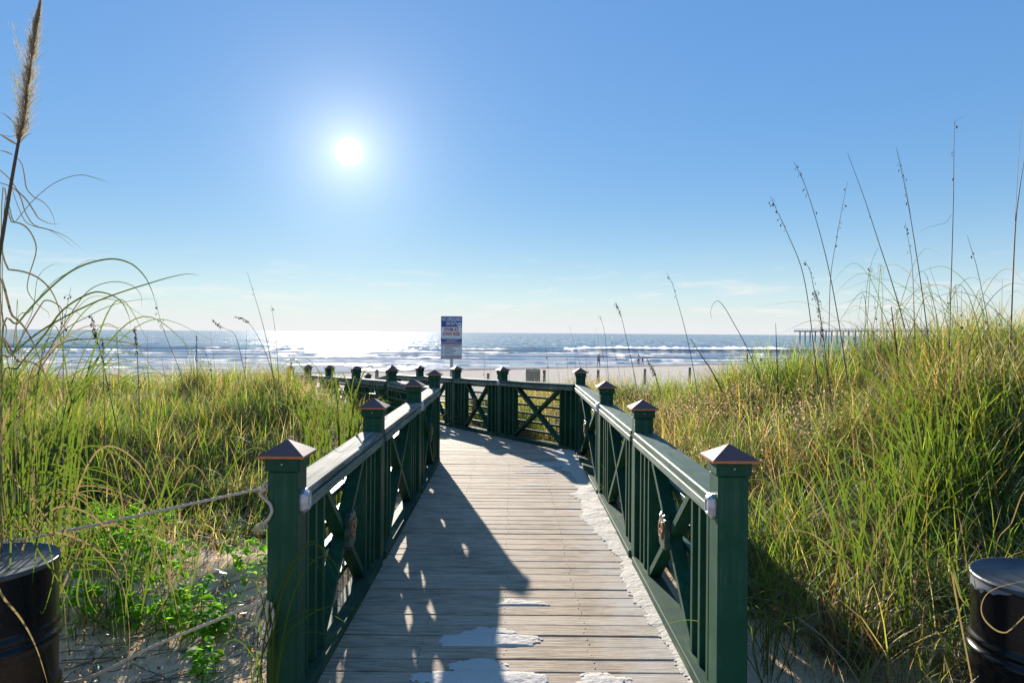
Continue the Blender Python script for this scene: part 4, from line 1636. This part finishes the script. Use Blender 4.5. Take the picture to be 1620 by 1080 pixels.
PALE = [(.27, .205, .175), (.20, .145, .12), (.34, .28, .245), (.12, .075, .05), (.16, .11, .08)]
fluff('dry_seed_heads', 'pale pinkish brown seed heads beside the right railing', scatter(.5, 4.5, 5.4, 16, 15000, dens_fl), .25, .7, 10, .0115, PALE, 3)
fluff('dry_seed_heads', 'brown seed heads on the low scrub by the beach', scatter(-10, 14, 12.5, 19, 5000, dens_far), .2, .5, 7, .016, PALE, 7)
fluff('fallen_leaves', 'dead leaf scraps littering the sand', scatter(-3.8, -1.2, 3.2, 5.2, 900, lambda x, y: .8 + 0 * x), .0, .035, 3, .014, [(.18, .11, .06), (.12, .08, .05), (.3, .2, .11)], 9)


# ------------------------------------------------------------------ sea oats: every stalk a thing
sp_me = []
for k_ in range(3):
    L_, w_ = (.030, .034, .026)[k_], (.0075, .009, .0065)[k_]
    v = [(0, 0, 0), (w_, 0, -L_ * .4), (-w_, 0, -L_ * .4), (0, .0035, -L_ * .42), (0, -.0035, -L_ * .42), (0, 0, -L_)]
    f = [(0, 1, 3), (0, 3, 2), (0, 4, 1), (0, 2, 4), (5, 3, 1), (5, 2, 3), (5, 1, 4), (5, 4, 2)]
    sp_me.append(mesh_py('spikelet', v, f, M['spike']))


def oat(label, pix, Y, r=.0048, seeds=(), group='sea oat stalks against the sky', extra=None, mat='stalk', dense=None, single=True, Yt=None):
    """pix: pixels from the base to the tip; seeds: fractions along the stalk with a spikelet"""
    n_ = len(pix)
    P_ = [at(px, py, Y + ((Yt - Y) * i / (n_ - 1) if Yt else 0)) for i, (px, py) in enumerate(pix)]
    b0 = P_[0]
    g_ = gz(b0.x, Y)
    if b0.z > g_ + .02:
        d = (P_[0] - P_[1]).normalized()
        k = min((b0.z - g_) / max(.3, -d.z), 1.6)
        foot = Vector((b0.x + d.x * k * .8, Y, g_ - .05))
        P_ = [foot] + P_
    o0 = P_[0].copy()
    root = empty('sea_oat', o0)
    tag(root, label, 'sea oat', group)
    pts = catmull([p - o0 for p in P_], 10 + 4 * n_)
    tube('stalk', pts, lambda t: r * (1.15 - .8 * t), M[mat], root, sides=5)
    small = MB()
    for s_ in seeds:
        i = min(int(s_ * (len(pts) - 1)), len(pts) - 2)
        fq = s_ * (len(pts) - 1) - i
        p = pts[i].lerp(pts[i + 1], fq)
        side = random.choice((-1, 1))
        off = Vector((side * random.uniform(.008, .03), random.uniform(-.015, .015), -random.uniform(0, .012)))
        v, f = tube_data([p, p + off * .6 + Vector((0, 0, .004)), p + off], .0012, 3)
        small.add(v, f)
        if single:
            q_ = link('spikelet', random.choice(sp_me), root, p + off, (random.uniform(-.5, .5), side * random.uniform(-.9, .2), random.uniform(0, 3.1)))
            k = random.uniform(.75, 1.25)
            q_.scale = (k, k, k)
        else:
            me = random.choice(sp_me)
            R_ = Matrix.Rotation(random.uniform(-.5, .5), 3, 'Y')
            small.add([p + off + R_ @ v_.co for v_ in me.vertices], [tuple(pl.vertices) for pl in me.polygons])
    if seeds:
        small.build('seed_twigs', M['spike'], root, smooth=False)['kind'] = 'stuff'
    if dense:                                  # a full drooping seed head between two fractions
        hd = MB()
        f0, f1, cnt, spread = dense
        for q_ in range(cnt):
            s_ = f0 + (f1 - f0) * random.random()
            i = min(int(s_ * (len(pts) - 1)), len(pts) - 2)
            p = pts[i].lerp(pts[i + 1], s_ * (len(pts) - 1) - i)
            p = p + Vector((random.gauss(0, spread), random.gauss(0, spread), random.gauss(-spread * .6, spread)))
            me = random.choice(sp_me)
            R_ = Matrix.Rotation(random.uniform(-.9, .9), 3, 'Y') @ Matrix.Rotation(random.uniform(0, 3), 3, 'Z')
            hd.add([p + R_ @ v_.co * random.uniform(.6, 1.1) for v_ in me.vertices], [tuple(pl.vertices) for pl in me.polygons])
        hd.build('seed_head', M['spike'], root, smooth=False)['kind'] = 'stuff'
    if extra:
        for w in extra:
            q_ = [at(px, py, Y) - o0 for px, py in w]
            tube('wisp', catmull(q_, 14), lambda t: .0022 * (1 - .6 * t), M[mat], root, sides=4)
    return root


R_ = random.uniform
U = lambda a, b, n_: sorted(R_(a, b) for _ in range(n_))
YR = 7.2
oat('leaning sea oat stalk with seeds along its curved upper half, leftmost of the tall ones', [(1290, 572), (1272, 440), (1246, 370), (1230, 335), (1219, 311)], 7.6, .0055,
    U(.62, .98, 16))
oat('sea oat stalk with dark seeds, arching left to the tallest tip of its pair', [(1337, 574), (1318, 460), (1300, 380), (1276, 300), (1256, 256)], 7.4, .006, U(.68, .97, 11))
oat('thin sea oat stalk leaning right behind the two arching ones', [(1311, 540), (1314, 440), (1323, 380), (1334, 320), (1341, 287)], 7.8, .0045, U(.55, .95, 10))
oat('bare straight stalk leaning left between the seeded sea oats', [(1434, 530), (1412, 450), (1392, 389), (1366, 310), (1341, 243)], 7.2, .006, [.72])
oat('doubled sea oat stalk with a cluster of dark seeds near the top', [(1466, 516), (1449, 397), (1433, 303), (1418, 234)], 7.2, .006, [.70, .74, .78, .82, .84, .87, .9, .91],
    extra=[[(1449, 400), (1434, 300), (1420, 238)]])
oat('short seeded stalk standing just left of the doubled sea oat', [(1447, 515), (1443, 420), (1437, 380), (1432, 350)], 7.3, .004, [.62, .7, .86, .92, .95])
oat('upright tall stalk with two loose curling leaf wisps', [(1503, 510), (1508, 324), (1509, 240), (1510, 192)], 7.1, .006, [.74, .75, .97, .6],
    extra=[[(1505, 340), (1496, 352), (1482, 356), (1468, 360), (1456, 366)], [(1510, 196), (1516, 188), (1527, 184)]])
oat('short leaning stalk with sparse seeds near the right edge', [(1562, 505), (1547, 430), (1538, 398), (1530, 372)], 7.2, .004, [.7, .74])
oat('bare thick stalk at the right edge of the picture', [(1599, 530), (1606, 364), (1613, 300), (1621, 250)], 6.6, .008, [],
    extra=[[(1606, 350), (1612, 240), (1618, 170)]])
oat('thin hooked stalk with hanging wisps right of the bare leaning one', [(1368, 530), (1371, 458), (1379, 415), (1389, 392)], 7.9, .0035, U(.6, .95, 5))
oat('sea oat with a thick brown seed spike low on its stalk', [(1304, 545), (1294, 478), (1287, 454), (1282, 430), (1273, 412)], 7.2, .005, [.66, .73, .8, .88, .96],
    dense=(.22, .55, 90, .013))
oat('broken thick brown stem standing in the right dune grass', [(1419, 560), (1414, 520), (1410, 485)], 6.8, .012, mat='stalk_dark')
oat('short bare stick standing left of the thick seed spike', [(1229, 560), (1228, 535), (1227, 511)], 8.6, .007, mat='stalk_dark')
oat('solitary sea oat with seeds at its tip above the beach walkers', [(1098, 590), (1086, 530), (1073, 481), (1064, 450), (1055, 432)], 10.5, .0055, U(.62, .99, 9))
oat('bare stalk bent over in a hook above the grass', [(1186, 560), (1160, 510), (1146, 486), (1136, 476), (1128, 481), (1124, 494), (1126, 503)], 9.2, .005)
oat('sea oat with a brown feathery head rising above the crossing railing', [(1003, 590), (992, 540), (984, 505), (978, 488), (974, 478)], 12.5, .006, [], dense=(.66, .99, 60, .016))
oat('dark broken stick leaning left over the low scrub', [(1131, 596), (1112, 566), (1092, 535)], 9.6, .011, mat='stalk_dark')
oat('red brown feathery seed plume leaning over the beach', [(1040, 604), (1033, 585), (1023, 566)], 11.0, .007, dense=(.45, .99, 110, .018), mat='stalk_dark')
oat('thin upright stalk with sparse seeds behind the railing corner', [(962, 590), (957, 530), (951, 505), (948, 500)], 12.8, .0045, [.8, .9, .96])
# left side
oat('tall bare stalk leaning left against the sky above the left dune', [(430, 580), (420, 530), (409, 489), (391, 430)], 9.6, .0055, [.86, .9])
oat('slim stalk with a few seeds right of the tall leaning left one', [(440, 585), (436, 530), (432, 500), (430, 482)], 10.2, .004, [.9, .93, .96])
oat('small drooping sea oat head, left of two nodding heads', [(384, 575), (372, 530), (357, 520), (346, 514), (335, 504)], 9.8, .0045, dense=(.70, .99, 45, .008))
oat('longer drooping sea oat head, right of two nodding heads', [(428, 580), (412, 540), (402, 522), (388, 505), (370, 500)], 9.4, .0045, dense=(.72, .99, 50, .008))
oat('dark stubby seed head standing above the left grass', [(162, 570), (155, 545), (150, 525), (144, 497)], 6.6, .005, dense=(.55, .99, 70, .009), mat='stalk_dark')
oat('pale brown upright seed head against the sea on the left', [(219, 600), (217, 560), (215, 535), (213, 515)], 7.6, .005, dense=(.5, .95, 60, .008))
oat('short yellowish seed head left of the pale upright one', [(164, 600), (163, 565), (162, 533)], 7.2, .005, dense=(.5, .99, 40, .007))
oat('thin stalk with seeds up its length near the left edge', [(100, 600), (100, 540), (104, 498), (112, 455)], 6.4, .0045, U(.62, .98, 14))
oat('long stalk curving left with seeds, over the left sea', [(288, 600), (278, 570), (262, 530), (252, 500), (247, 475)], 8.0, .0045, U(.6, .98, 10))
oat('dark thin seed head left of the sun glitter', [(312, 590), (311, 560), (311, 528)], 9.0, .0045, dense=(.5, .98, 40, .006), mat='stalk_dark')

# thin stalks further off, nothing to tell one from the next
used = set()
for k_ in range(78):
    for tries in range(60):
        seeded = random.random() < .55
        lean = R_(-.22, .06)
        if k_ < 26:
            px, Y, hgt = R_(735, 1010), R_(13.5, 18), R_(.7, 1.75)
            place = 'just right of the white sign' if px < 785 else 'left of the slatted bin' if px < 835 else 'right of the slatted bin' if px < 900 else 'behind the railing corner' if px < 950 else 'right of the railing corner'
        elif k_ >= 46:
            px, Y, hgt = R_(1150, 1615), R_(6.6, 9.5), R_(.55, 1.25)
            place = 'just right of the hooked stalk' if px < 1230 else 'by the thick seed spike' if px < 1330 else 'by the broken brown stem' if px < 1450 else 'near the upright wispy stalk' if px < 1545 else 'at the far right of the dune crest'
        else:
            px, Y, hgt = R_(120, 480), R_(9, 13.5), R_(.6, 1.25)
            place = 'near the stubby dark seed head' if px < 190 else 'near the pale upright seed head' if px < 265 else 'left of the two nodding heads' if px < 340 else 'among the two nodding heads' if px < 400 else 'right of the nodding heads'
        word = ('seeded ' if seeded else 'bare ') + ('tall' if hgt > (1.3 if k_ < 26 else .95) else 'short' if hgt < (1.0 if k_ < 26 else .75) else 'middling')
        word += ' thin stalk ' + ('leaning left' if lean < -.13 else 'leaning slightly left' if lean < -.04 else 'standing upright') + ' ' + place
        if word not in used:
            break
    used.add(word)
    p = at(px, 560, Y)
    g_ = gz(p.x, Y)
    root = empty('sea_oat', (p.x, Y, g_ - .03))
    tag(root, word, 'sea oat', 'thin stalks behind the crossing railing' if k_ < 26 else 'thin stalks over the left dune' if k_ < 46 else 'thin stalks over the right dune crest')
    pts = catmull([Vector((0, 0, 0)), Vector((lean * hgt * .35, 0, hgt * .5)), Vector((lean * hgt, R_(-.05, .05), hgt))], 9)
    tube('stalk', pts, lambda t: .0042 * (1.1 - .75 * t), M['stalk'], root, sides=4)
    if seeded:
        sm = MB()
        for q_ in range(random.randint(2, 6)):
            s_ = R_(.62, .98)
            p_ = pts[min(int(s_ * 8), 8)]
            me = random.choice(sp_me)
            sm.add([p_ + Vector((R_(-.015, .015), R_(-.01, .01), 0)) + v_.co for v_ in me.vertices], [tuple(pl.vertices) for pl in me.polygons])
        sm.build('seed_head', M['spike'], root, smooth=False)['kind'] = 'stuff'

# ------------------------------------------------------------------ the tall reed at the left edge
YD = 2.75
pr = [(-36, 560), (-12, 460), (2, 385), (16, 300), (30, 222), (38, 190), (45, 130), (55, 60), (63, 8)]
P_ = [at(px, py, YD) for px, py in pr]
dr_ = (P_[0] - P_[1]).normalized()
kr_ = (P_[0].z + .15) / -dr_.z
foot = P_[0] + dr_ * kr_
foot.z = gz(foot.x, YD) - .05
o0 = foot.copy()
reed = empty('giant_reed', o0)
tag(reed, 'tall plumed reed leaning in at the left edge of the sky', 'reed')
pts = catmull([p - o0 for p in [foot] + P_], 60)
tube('stalk', pts, lambda t: .0085 * (1.1 - .75 * t), M['stalk_dark'], reed, sides=8)
pl = MB()
pts2 = catmull([p - o0 for p in P_[4:]], 90)
for q_ in range(2600):
    t_ = random.random() ** .8
    p = pts2[int(t_ * 89)]
    tg = (pts2[min(int(t_ * 89) + 1, 89)] - pts2[max(int(t_ * 89) - 1, 0)]).normalized()
    wdt = .022 * (math.sin(math.pi * min(1, .12 + t_ * .95)) ** .7) + .004
    side = -1 if random.random() < .68 else 1
    d = Vector((side * abs(random.gauss(0, wdt)), random.gauss(0, wdt * .8), 0))
    ln = R_(.022, .05)
    a_ = p + d * .35
    e_ = a_ + tg * ln + d * .55
    w_ = Vector((R_(-1, 1), R_(-1, 1), R_(-.3, .3))).normalized() * .0011
    i = len(pl.v)
    pl.v += [a_ - w_, a_ + w_, e_]
    pl.f.append((i, i + 1, i + 2))
    if q_ % 3 == 0:
        i = len(pl.v)
        s_ = .0028
        pl.v += [e_ + Vector((R_(-s_, s_), R_(-s_, s_), R_(-s_, s_) * 2)) for _ in range(3)]
        pl.f.append((i, i + 1, i + 2))
# loose side tufts on the left of the plume
for (bx, by, tx, ty, cnt) in ((44, 95, 14, 32, 24), (42, 120, 26, 70, 70), (38, 150, 20, 118, 90), (36, 175, 22, 140, 60)):
    for q_ in range(cnt):
        t_ = R_(.2, 1)
        a_ = at(bx + (tx - bx) * t_ + R_(-4, 4), by + (ty - by) * t_ + R_(-4, 4), YD + R_(-.02, .02)) - o0
        e_ = a_ + Vector((R_(-.012, .004), R_(-.01, .01), R_(.008, .028)))
        w_ = Vector((R_(-1, 1), R_(-1, 1), 0)).normalized() * .0009
        i = len(pl.v)
        pl.v += [a_ - w_, a_ + w_, e_]
        pl.f.append((i, i + 1, i + 2))
q_ = pl.build('plume', M['plume'], reed, smooth=False)
q_['kind'] = 'stuff'


def px_leaf(root, o0, pix, Y, w, mat, name='leaf', n_=22, Yt=None):
    P = [at(px, py, Y + (Yt - Y) * i / (len(pix) - 1) if Yt else Y) - o0 for i, (px, py) in enumerate(pix)]
    v, f = ribbon_data(catmull(P, n_), w, Vector((R_(-.3, .3), -1, R_(-.2, .5))))
    return link(name, mesh_py(name, v, f, mat, True), root)


for pix, w in (([(29, 230), (12, 220), (-6, 209)], .009), ([(29, 216), (22, 196), (10, 183), (0, 178)], .005), ([(30, 214), (14, 216), (-4, 212)], .003),
               ([(32, 226), (40, 216), (51, 210)], .005), ([(36, 196), (44, 194), (45, 202), (40, 206)], .003), ([(20, 245), (8, 240), (-6, 238)], .005),
               ([(22, 247), (34, 258), (39, 280), (42, 298), (54, 312), (66, 318), (78, 330), (85, 345), (88, 362)], .0045),
               ([(-4, 266), (16, 284), (32, 310), (40, 335), (54, 356), (80, 364), (104, 374), (130, 394)], .006),
               ([(-4, 288), (18, 296), (40, 314), (55, 336), (62, 346), (80, 354), (94, 354)], .0055),
               ([(19, 298), (28, 325), (40, 350), (54, 358), (78, 364), (100, 378), (120, 394)], .003)):
    px_leaf(reed, o0, pix, YD, w, M['blade_grey'])

# ------------------------------------------------------------------ long arching grass on the left
def clump(label, root_pix, Y, leaves, group=None, jitter=.06):
    b = at(root_pix[0], root_pix[1], Y)
    o0 = Vector((b.x, Y, gz(b.x, Y) - .02))
    root = empty('grass_clump', o0)
    tag(root, label, 'grass clump', group)
    for pix, w, mt, dY in leaves:
        yy = Y + dY
        P = [at(px, py, yy) - o0 for px, py in pix]
        if P[0].z > .05:
            k = P[0].copy()
            foot = Vector((k.x * .35, k.y * .35, 0.0))
            P = [foot] + P
        v, f = ribbon_data(catmull(P, 16 + 4 * len(pix)), w, Vector((R_(-.3, .3), -1, R_(-.2, .5))))
        link('blade', mesh_py('blade', v, f, M[mt], True), root)
    return root


G_, D_ = 'blade_green', 'blade_dry'
R_choice = random.choice
clump('arching green and tan grass blades crossing the sky at far left', (10, 700), 3.3, [
    ([(2, 560), (30, 510), (75, 460), (120, 425), (170, 410), (205, 416), (228, 436), (241, 462), (248, 488)], .011, 'blade_backlit', .1),
    ([(0, 585), (20, 560), (70, 520), (150, 478), (230, 450), (290, 434), (318, 436)], .010, 'blade_backlit', .0),
    ([(0, 640), (30, 580), (70, 530), (100, 490), (140, 465), (165, 463), (190, 475), (203, 498), (207, 518)], .010, 'blade_backlit', -.1),
    ([(40, 640), (75, 560), (110, 500), (140, 460), (175, 446), (205, 450), (222, 465), (224, 488)], .006, 'blade_backlit', .3),
    ([(20, 560), (50, 490), (80, 450), (110, 430), (140, 412), (165, 414)], .005, 'blade_backlit', .4),
    ([(-10, 436), (15, 427), (50, 434), (75, 452), (90, 478), (96, 505), (96, 530)], .009, 'blade_grey', .0),
    ([(2, 358), (18, 351), (40, 358), (54, 378), (57, 400), (46, 437), (44, 460), (58, 480), (76, 494), (78, 505)], .007, 'blade_grey', -.2),
    ([(5, 380), (24, 352), (55, 315), (88, 289), (125, 277), (155, 283), (172, 289)], .006, 'blade_backlit', -.3),
    ([(25, 600), (52, 490), (60, 440), (80, 420), (100, 418)], .004, 'blade_backlit', .5),
    ([(-6, 490), (20, 500), (40, 520), (60, 560), (85, 640)], .011, 'blade_grey', -.3),
    ([(-6, 508), (6, 510), (10, 520), (8, 535), (-4, 550)], .008, 'blade_grey', -.3),
    ([(60, 600), (95, 530), (140, 500), (180, 482), (220, 474), (250, 473)], .005, 'blade_backlit', .2),
    ([(-8, 580), (30, 572), (55, 575), (75, 600), (95, 660)], .009, 'blade_grey', -.2),
    ([(30, 660), (60, 590), (95, 545), (140, 536), (190, 540), (225, 550), (248, 570)], .009, 'blade_grey', .2),
    ([(-10, 620), (20, 560), (60, 490), (75, 475), (98, 490), (95, 525), (85, 545)], .008, 'blade_grey', -.1),
])
blades = []
for k_ in range(46):
    x0 = R_(-20, 130)
    yb = R_(690, 800)
    hgt = R_(110, 240)
    ln = R_(-90, 190)
    blades.append(([(x0, yb), (x0 + ln * .25, yb - hgt * .6), (x0 + ln * .75, yb - hgt), (x0 + ln * 1.35, yb - hgt * R_(.6, 1.05))], R_(.006, .013), G_ if random.random() < .72 else D_, R_(-.4, .8)))
clump('dense tall green grass clump at the left edge', (60, 780), 3.9, blades)
blades = []
for k_ in range(40):
    x0 = R_(-60, 120)
    yb = R_(790, 960)
    a1 = R_(60, 300)
    up = R_(20, 130)
    dn = R_(30, 220)
    blades.append(([(x0, yb), (x0 + a1 * .3, yb - up), (x0 + a1 * .65, yb - up * .9), (x0 + a1 * .88, yb - up * .3), (x0 + a1, yb + dn * .7)], R_(.006, .0125), D_ if random.random() < .42 else G_, R_(-.25, .6)))
blades += [([(-20, 925), (10, 950), (38, 985), (60, 1030), (78, 1090)], .014, D_, -.75),
           ([(-10, 735), (30, 768), (70, 815), (110, 868)], .012, D_, -.2),
           ([(0, 860), (70, 842), (120, 850), (165, 880), (195, 930), (205, 1000), (202, 1065)], .012, D_, -.25),
           ([(60, 855), (85, 900), (70, 965), (62, 965)], .006, G_, -.5),
           ([(20, 820), (60, 870), (100, 930), (125, 985)], .010, G_, -.5)]
clump('tan and green grass arching over the left drum', (20, 930), 3.45, blades)
blades = []
for k_ in range(22):
    x0 = R_(120, 300)
    yb = R_(880, 960)
    hgt = R_(90, 260)
    ln = R_(-90, 140)
    blades.append(([(x0, yb), (x0 + ln * .25, yb - hgt * .6), (x0 + ln * .7, yb - hgt), (x0 + ln * 1.15, yb - hgt * R_(.7, 1.0))], R_(.006, .012), G_ if random.random() < .7 else D_, R_(-.3, .7)))
clump('loose green grass clump growing around the bright leafy plants', (210, 920), 4.3, blades)
blades = []
for k_ in range(16):
    x0 = R_(395, 450)
    yb = R_(1030, 1085)
    hgt = R_(60, 190)
    ln = R_(-110, 130)
    blades.append(([(x0, yb), (x0 + ln * .3, yb - hgt * .7), (x0 + ln * .75, yb - hgt), (x0 + ln * 1.25, yb - hgt * R_(.5, .95))], R_(.005, .010), G_, R_(-.15, .25)))
clump('thin green grass tuft at the foot of the first left post', (425, 1075), 3.0, blades)
# right side
blades = []
for k_ in range(44):
    x0 = R_(1330, 1450)
    yb = R_(980, 1060)
    hgt = R_(120, 330)
    ln = R_(-190, 130)
    blades.append(([(x0, yb), (x0 + ln * .25, yb - hgt * .6), (x0 + ln * .7, yb - hgt), (x0 + ln * 1.2, yb - hgt * R_(.7, 1.0))], R_(.006, .013), G_ if random.random() < .8 else D_, R_(-.3, .6)))
clump('bright green grass clump between the first right post and the drum', (1395, 1030), 4.1, blades)
blades = []
for k_ in range(26):
    x0 = R_(1462, 1502)
    yb = R_(815, 850)
    hgt = R_(90, 290)
    ln = R_(-190, 110)
    blades.append(([(x0, yb), (x0 + ln * .3, yb - hgt * .6), (x0 + ln * .75, yb - hgt), (x0 + ln * 1.15, yb - hgt * R_(.85, 1.12))], R_(.012, .024), G_, R_(-.2, .4)))
clump('broad bladed bright green clump above the right drum', (1482, 835), 5.0, blades)
blades = []
for k_ in range(64):
    x0 = R_(1360, 1640)
    yb = R_(560, 640)
    hgt = R_(70, 180)
    ln = R_(-170, 120)
    blades.append(([(x0, yb), (x0 + ln * .25, yb - hgt * .65), (x0 + ln * .7, yb - hgt), (x0 + ln * 1.25, yb - hgt * R_(.55, .98))], R_(.004, .009), R_choice((G_, 'blade_backlit', D_)), R_(-.4, .6)))
clump('long thin grass blades arching along the right dune crest', (1560, 600), 6.0, blades)
blades = []
for k_ in range(26):
    x0 = R_(1180, 1260)
    yb = R_(1000, 1080)
    hgt = R_(50, 190)
    ln = R_(-170, 100)
    blades.append(([(x0, yb), (x0 + ln * .3, yb - hgt * .7), (x0 + ln * .75, yb - hgt), (x0 + ln * 1.25, yb - hgt * R_(.5, .95))], R_(.004, .008), G_, R_(-.2, .3)))
clump('thin shaded grass tuft beside the first right post', (1215, 1050), 3.7, blades)
blades = [([(1640, 985), (1590, 1000), (1562, 985), (1552, 962), (1562, 938), (1590, 925), (1640, 915)], .006, D_, -.35),
          ([(1508, 920), (1520, 945), (1532, 960)], .008, D_, -.1), ([(1625, 800), (1598, 830), (1580, 850), (1574, 880)], .006, D_, .1)]
clump('curling dry stems hanging over the right drum', (1600, 960), 2.95, blades)
blades = []
for k_ in range(44):
    x0 = R_(480, 580)
    yb = R_(690, 730)
    hgt = R_(60, 130)
    ln = R_(-70, 60)
    blades.append(([(x0, yb), (x0 + ln * .3, yb - hgt * .65), (x0 + ln * .8, yb - hgt), (x0 + ln * 1.2, yb - hgt * R_(.75, 1.0))], R_(.008, .016), G_, R_(-.5, .5)))
clump('fresh green grass clump beside the second left post', (530, 720), 6.2, blades)

# ------------------------------------------------------------------ bright broad-leaved plants on the left
def leaf_mesh(L_, w_):
    xs_ = [0, .2, .45, .7, .9, 1.0]
    hw = [.06, .75, 1.0, .8, .35, .0]
    v, f = [], []
    for x_, h_ in zip(xs_, hw):
        zc = .10 * L_ * math.sin(math.pi * x_) - .16 * L_ * x_ ** 2
        v += [(x_ * L_, -h_ * w_ / 2, zc + .18 * h_ * w_), (x_ * L_, 0, zc), (x_ * L_, h_ * w_ / 2, zc + .18 * h_ * w_)]
    for i in range(len(xs_) - 1):
        a, b = i * 3, i * 3 + 3
        f += [(a, a + 1, b + 1, b), (a + 1, a + 2, b + 2, b + 1)]
    return mesh_py('leaf', v, f, M['broadleaf'], True)


LEAVES = [leaf_mesh(.068, .045), leaf_mesh(.08, .05), leaf_mesh(.055, .042)]


def leafy(label, px, py, Y, n_st, spread, hgt):
    b = at(px, py, Y)
    g_ = gz(b.x, Y)
    root = empty('leafy_plant', (b.x, Y, g_))
    tag(root, label, 'plant', 'bright broad leaved plants on the left sand')
    for s_ in range(n_st):
        aa = R_(0, 6.28)
        bx, by = R_(-spread, spread), R_(-spread, spread) * .7
        h_ = R_(.5, 1.0) * hgt
        g2 = gz(b.x + bx, Y + by) - g_
        top_ = Vector((bx + math.cos(aa) * h_ * .35, by + math.sin(aa) * h_ * .35, g2 + h_))
        st = catmull([Vector((bx, by, g2 - .02)), Vector((bx, by, g2 + h_ * .55)), top_], 6)
        tube('stem', st, .0028, M['broadleaf'], root, sides=4)
        for q_ in range(6):
            p = st[random.choice((2, 3, 4, 5, 5))]
            o = link('leaf', random.choice(LEAVES), root, p, (R_(-.35, .35), R_(-.5, .25), R_(0, 6.28)))
            k = R_(.7, 1.25)
            o.scale = (k, k, k)


leafy('leafy plant glowing bright green below the upper rope', 285, 905, 4.3, 34, .32, .22)
leafy('leafy plant in the grass behind the bright one under the rope', 225, 870, 4.9, 30, .34, .24)
leafy('small leafy sprig at the edge of the lit sand bank', 385, 830, 4.9, 7, .16, .16)
leafy('low leafy sprig on the sand above the lower rope', 320, 985, 3.7, 7, .10, .16)
leafy('leafy plant tucked beside the sand left of the first post', 345, 930, 4.1, 9, .14, .15)

leafy('leafy plant at the back, nearest the left end of the upper rope', 165, 845, 5.2, 28, .38, .26)
leafy('leafy plant behind the upper rope under the tan arching blades', 205, 815, 5.6, 28, .40, .26)
leafy('leafy plant low in the grass beside the left drum', 140, 900, 4.3, 24, .30, .22)

# round pennywort leaves lying on the sand
pw = bpy.data.meshes.new('leaf')
bm = bmesh.new()
bmesh.ops.create_circle(bm, cap_ends=True, segments=12, radius=.028)
pw = bm_mesh('round_leaf', bm, simple('dark round leaf', (0.03, 0.10, 0.03), .45, 0, .3, 30, .1))
root = empty('pennywort', (-1.7, 3.9, gz(-1.7, 3.9)))
tag(root, 'round dark green leaves creeping over the sand below the ropes', 'plant')
for k_ in range(26):
    x_, y_ = R_(-.75, .45), R_(-.6, .9)
    z_ = gz(-1.7 + x_, 3.9 + y_) - root.location.z + R_(.025, .06)
    o = link('round_leaf', pw, root, (x_, y_, z_), (R_(-.5, .5), R_(-.5, .5), R_(0, 3)))
    k = R_(.5, 1.1)
    o.scale = (k, k, k)
st = MB()
for k_ in range(20):
    x_, y_ = R_(-.8, .45), R_(-.7, .8)
    aa = R_(0, 6.28)
    P = []
    for q_ in range(5):
        xx, yy = x_ + math.cos(aa) * q_ * .06 + R_(-.01, .01), y_ + math.sin(aa) * q_ * .06
        P.append(Vector((xx, yy, gz(-1.7 + xx, 3.9 + yy) - root.location.z + .004)))
    v, f = tube_data(catmull(P, 9), .0022, 4)
    st.add(v, f)
st.build('runner', M['stalk'], root)['kind'] = 'stuff'

# dead stems and roots lying on the sand by the left drum
o = MB()
for k_ in range(150):
    x_, y_ = R_(-2.9, -1.2), R_(3.2, 4.9)
    aa = R_(0, 6.28)
    L_ = R_(.08, .45)
    P = []
    for q_ in range(4):
        xx, yy = x_ + math.cos(aa) * q_ * L_ / 3 + R_(-.02, .02), y_ + math.sin(aa) * q_ * L_ / 3 + R_(-.02, .02)
        P.append(Vector((xx, yy, gz(xx, yy) + R_(.002, .03))))
    v, f = tube_data(catmull(P, 8), R_(.0012, .004), 4)
    o.add(v, f)
ob = o.build('dead_stems', M['stalk'], None)
tag(ob, 'dead stems and roots scattered on the sand by the left drum', kind='stuff')
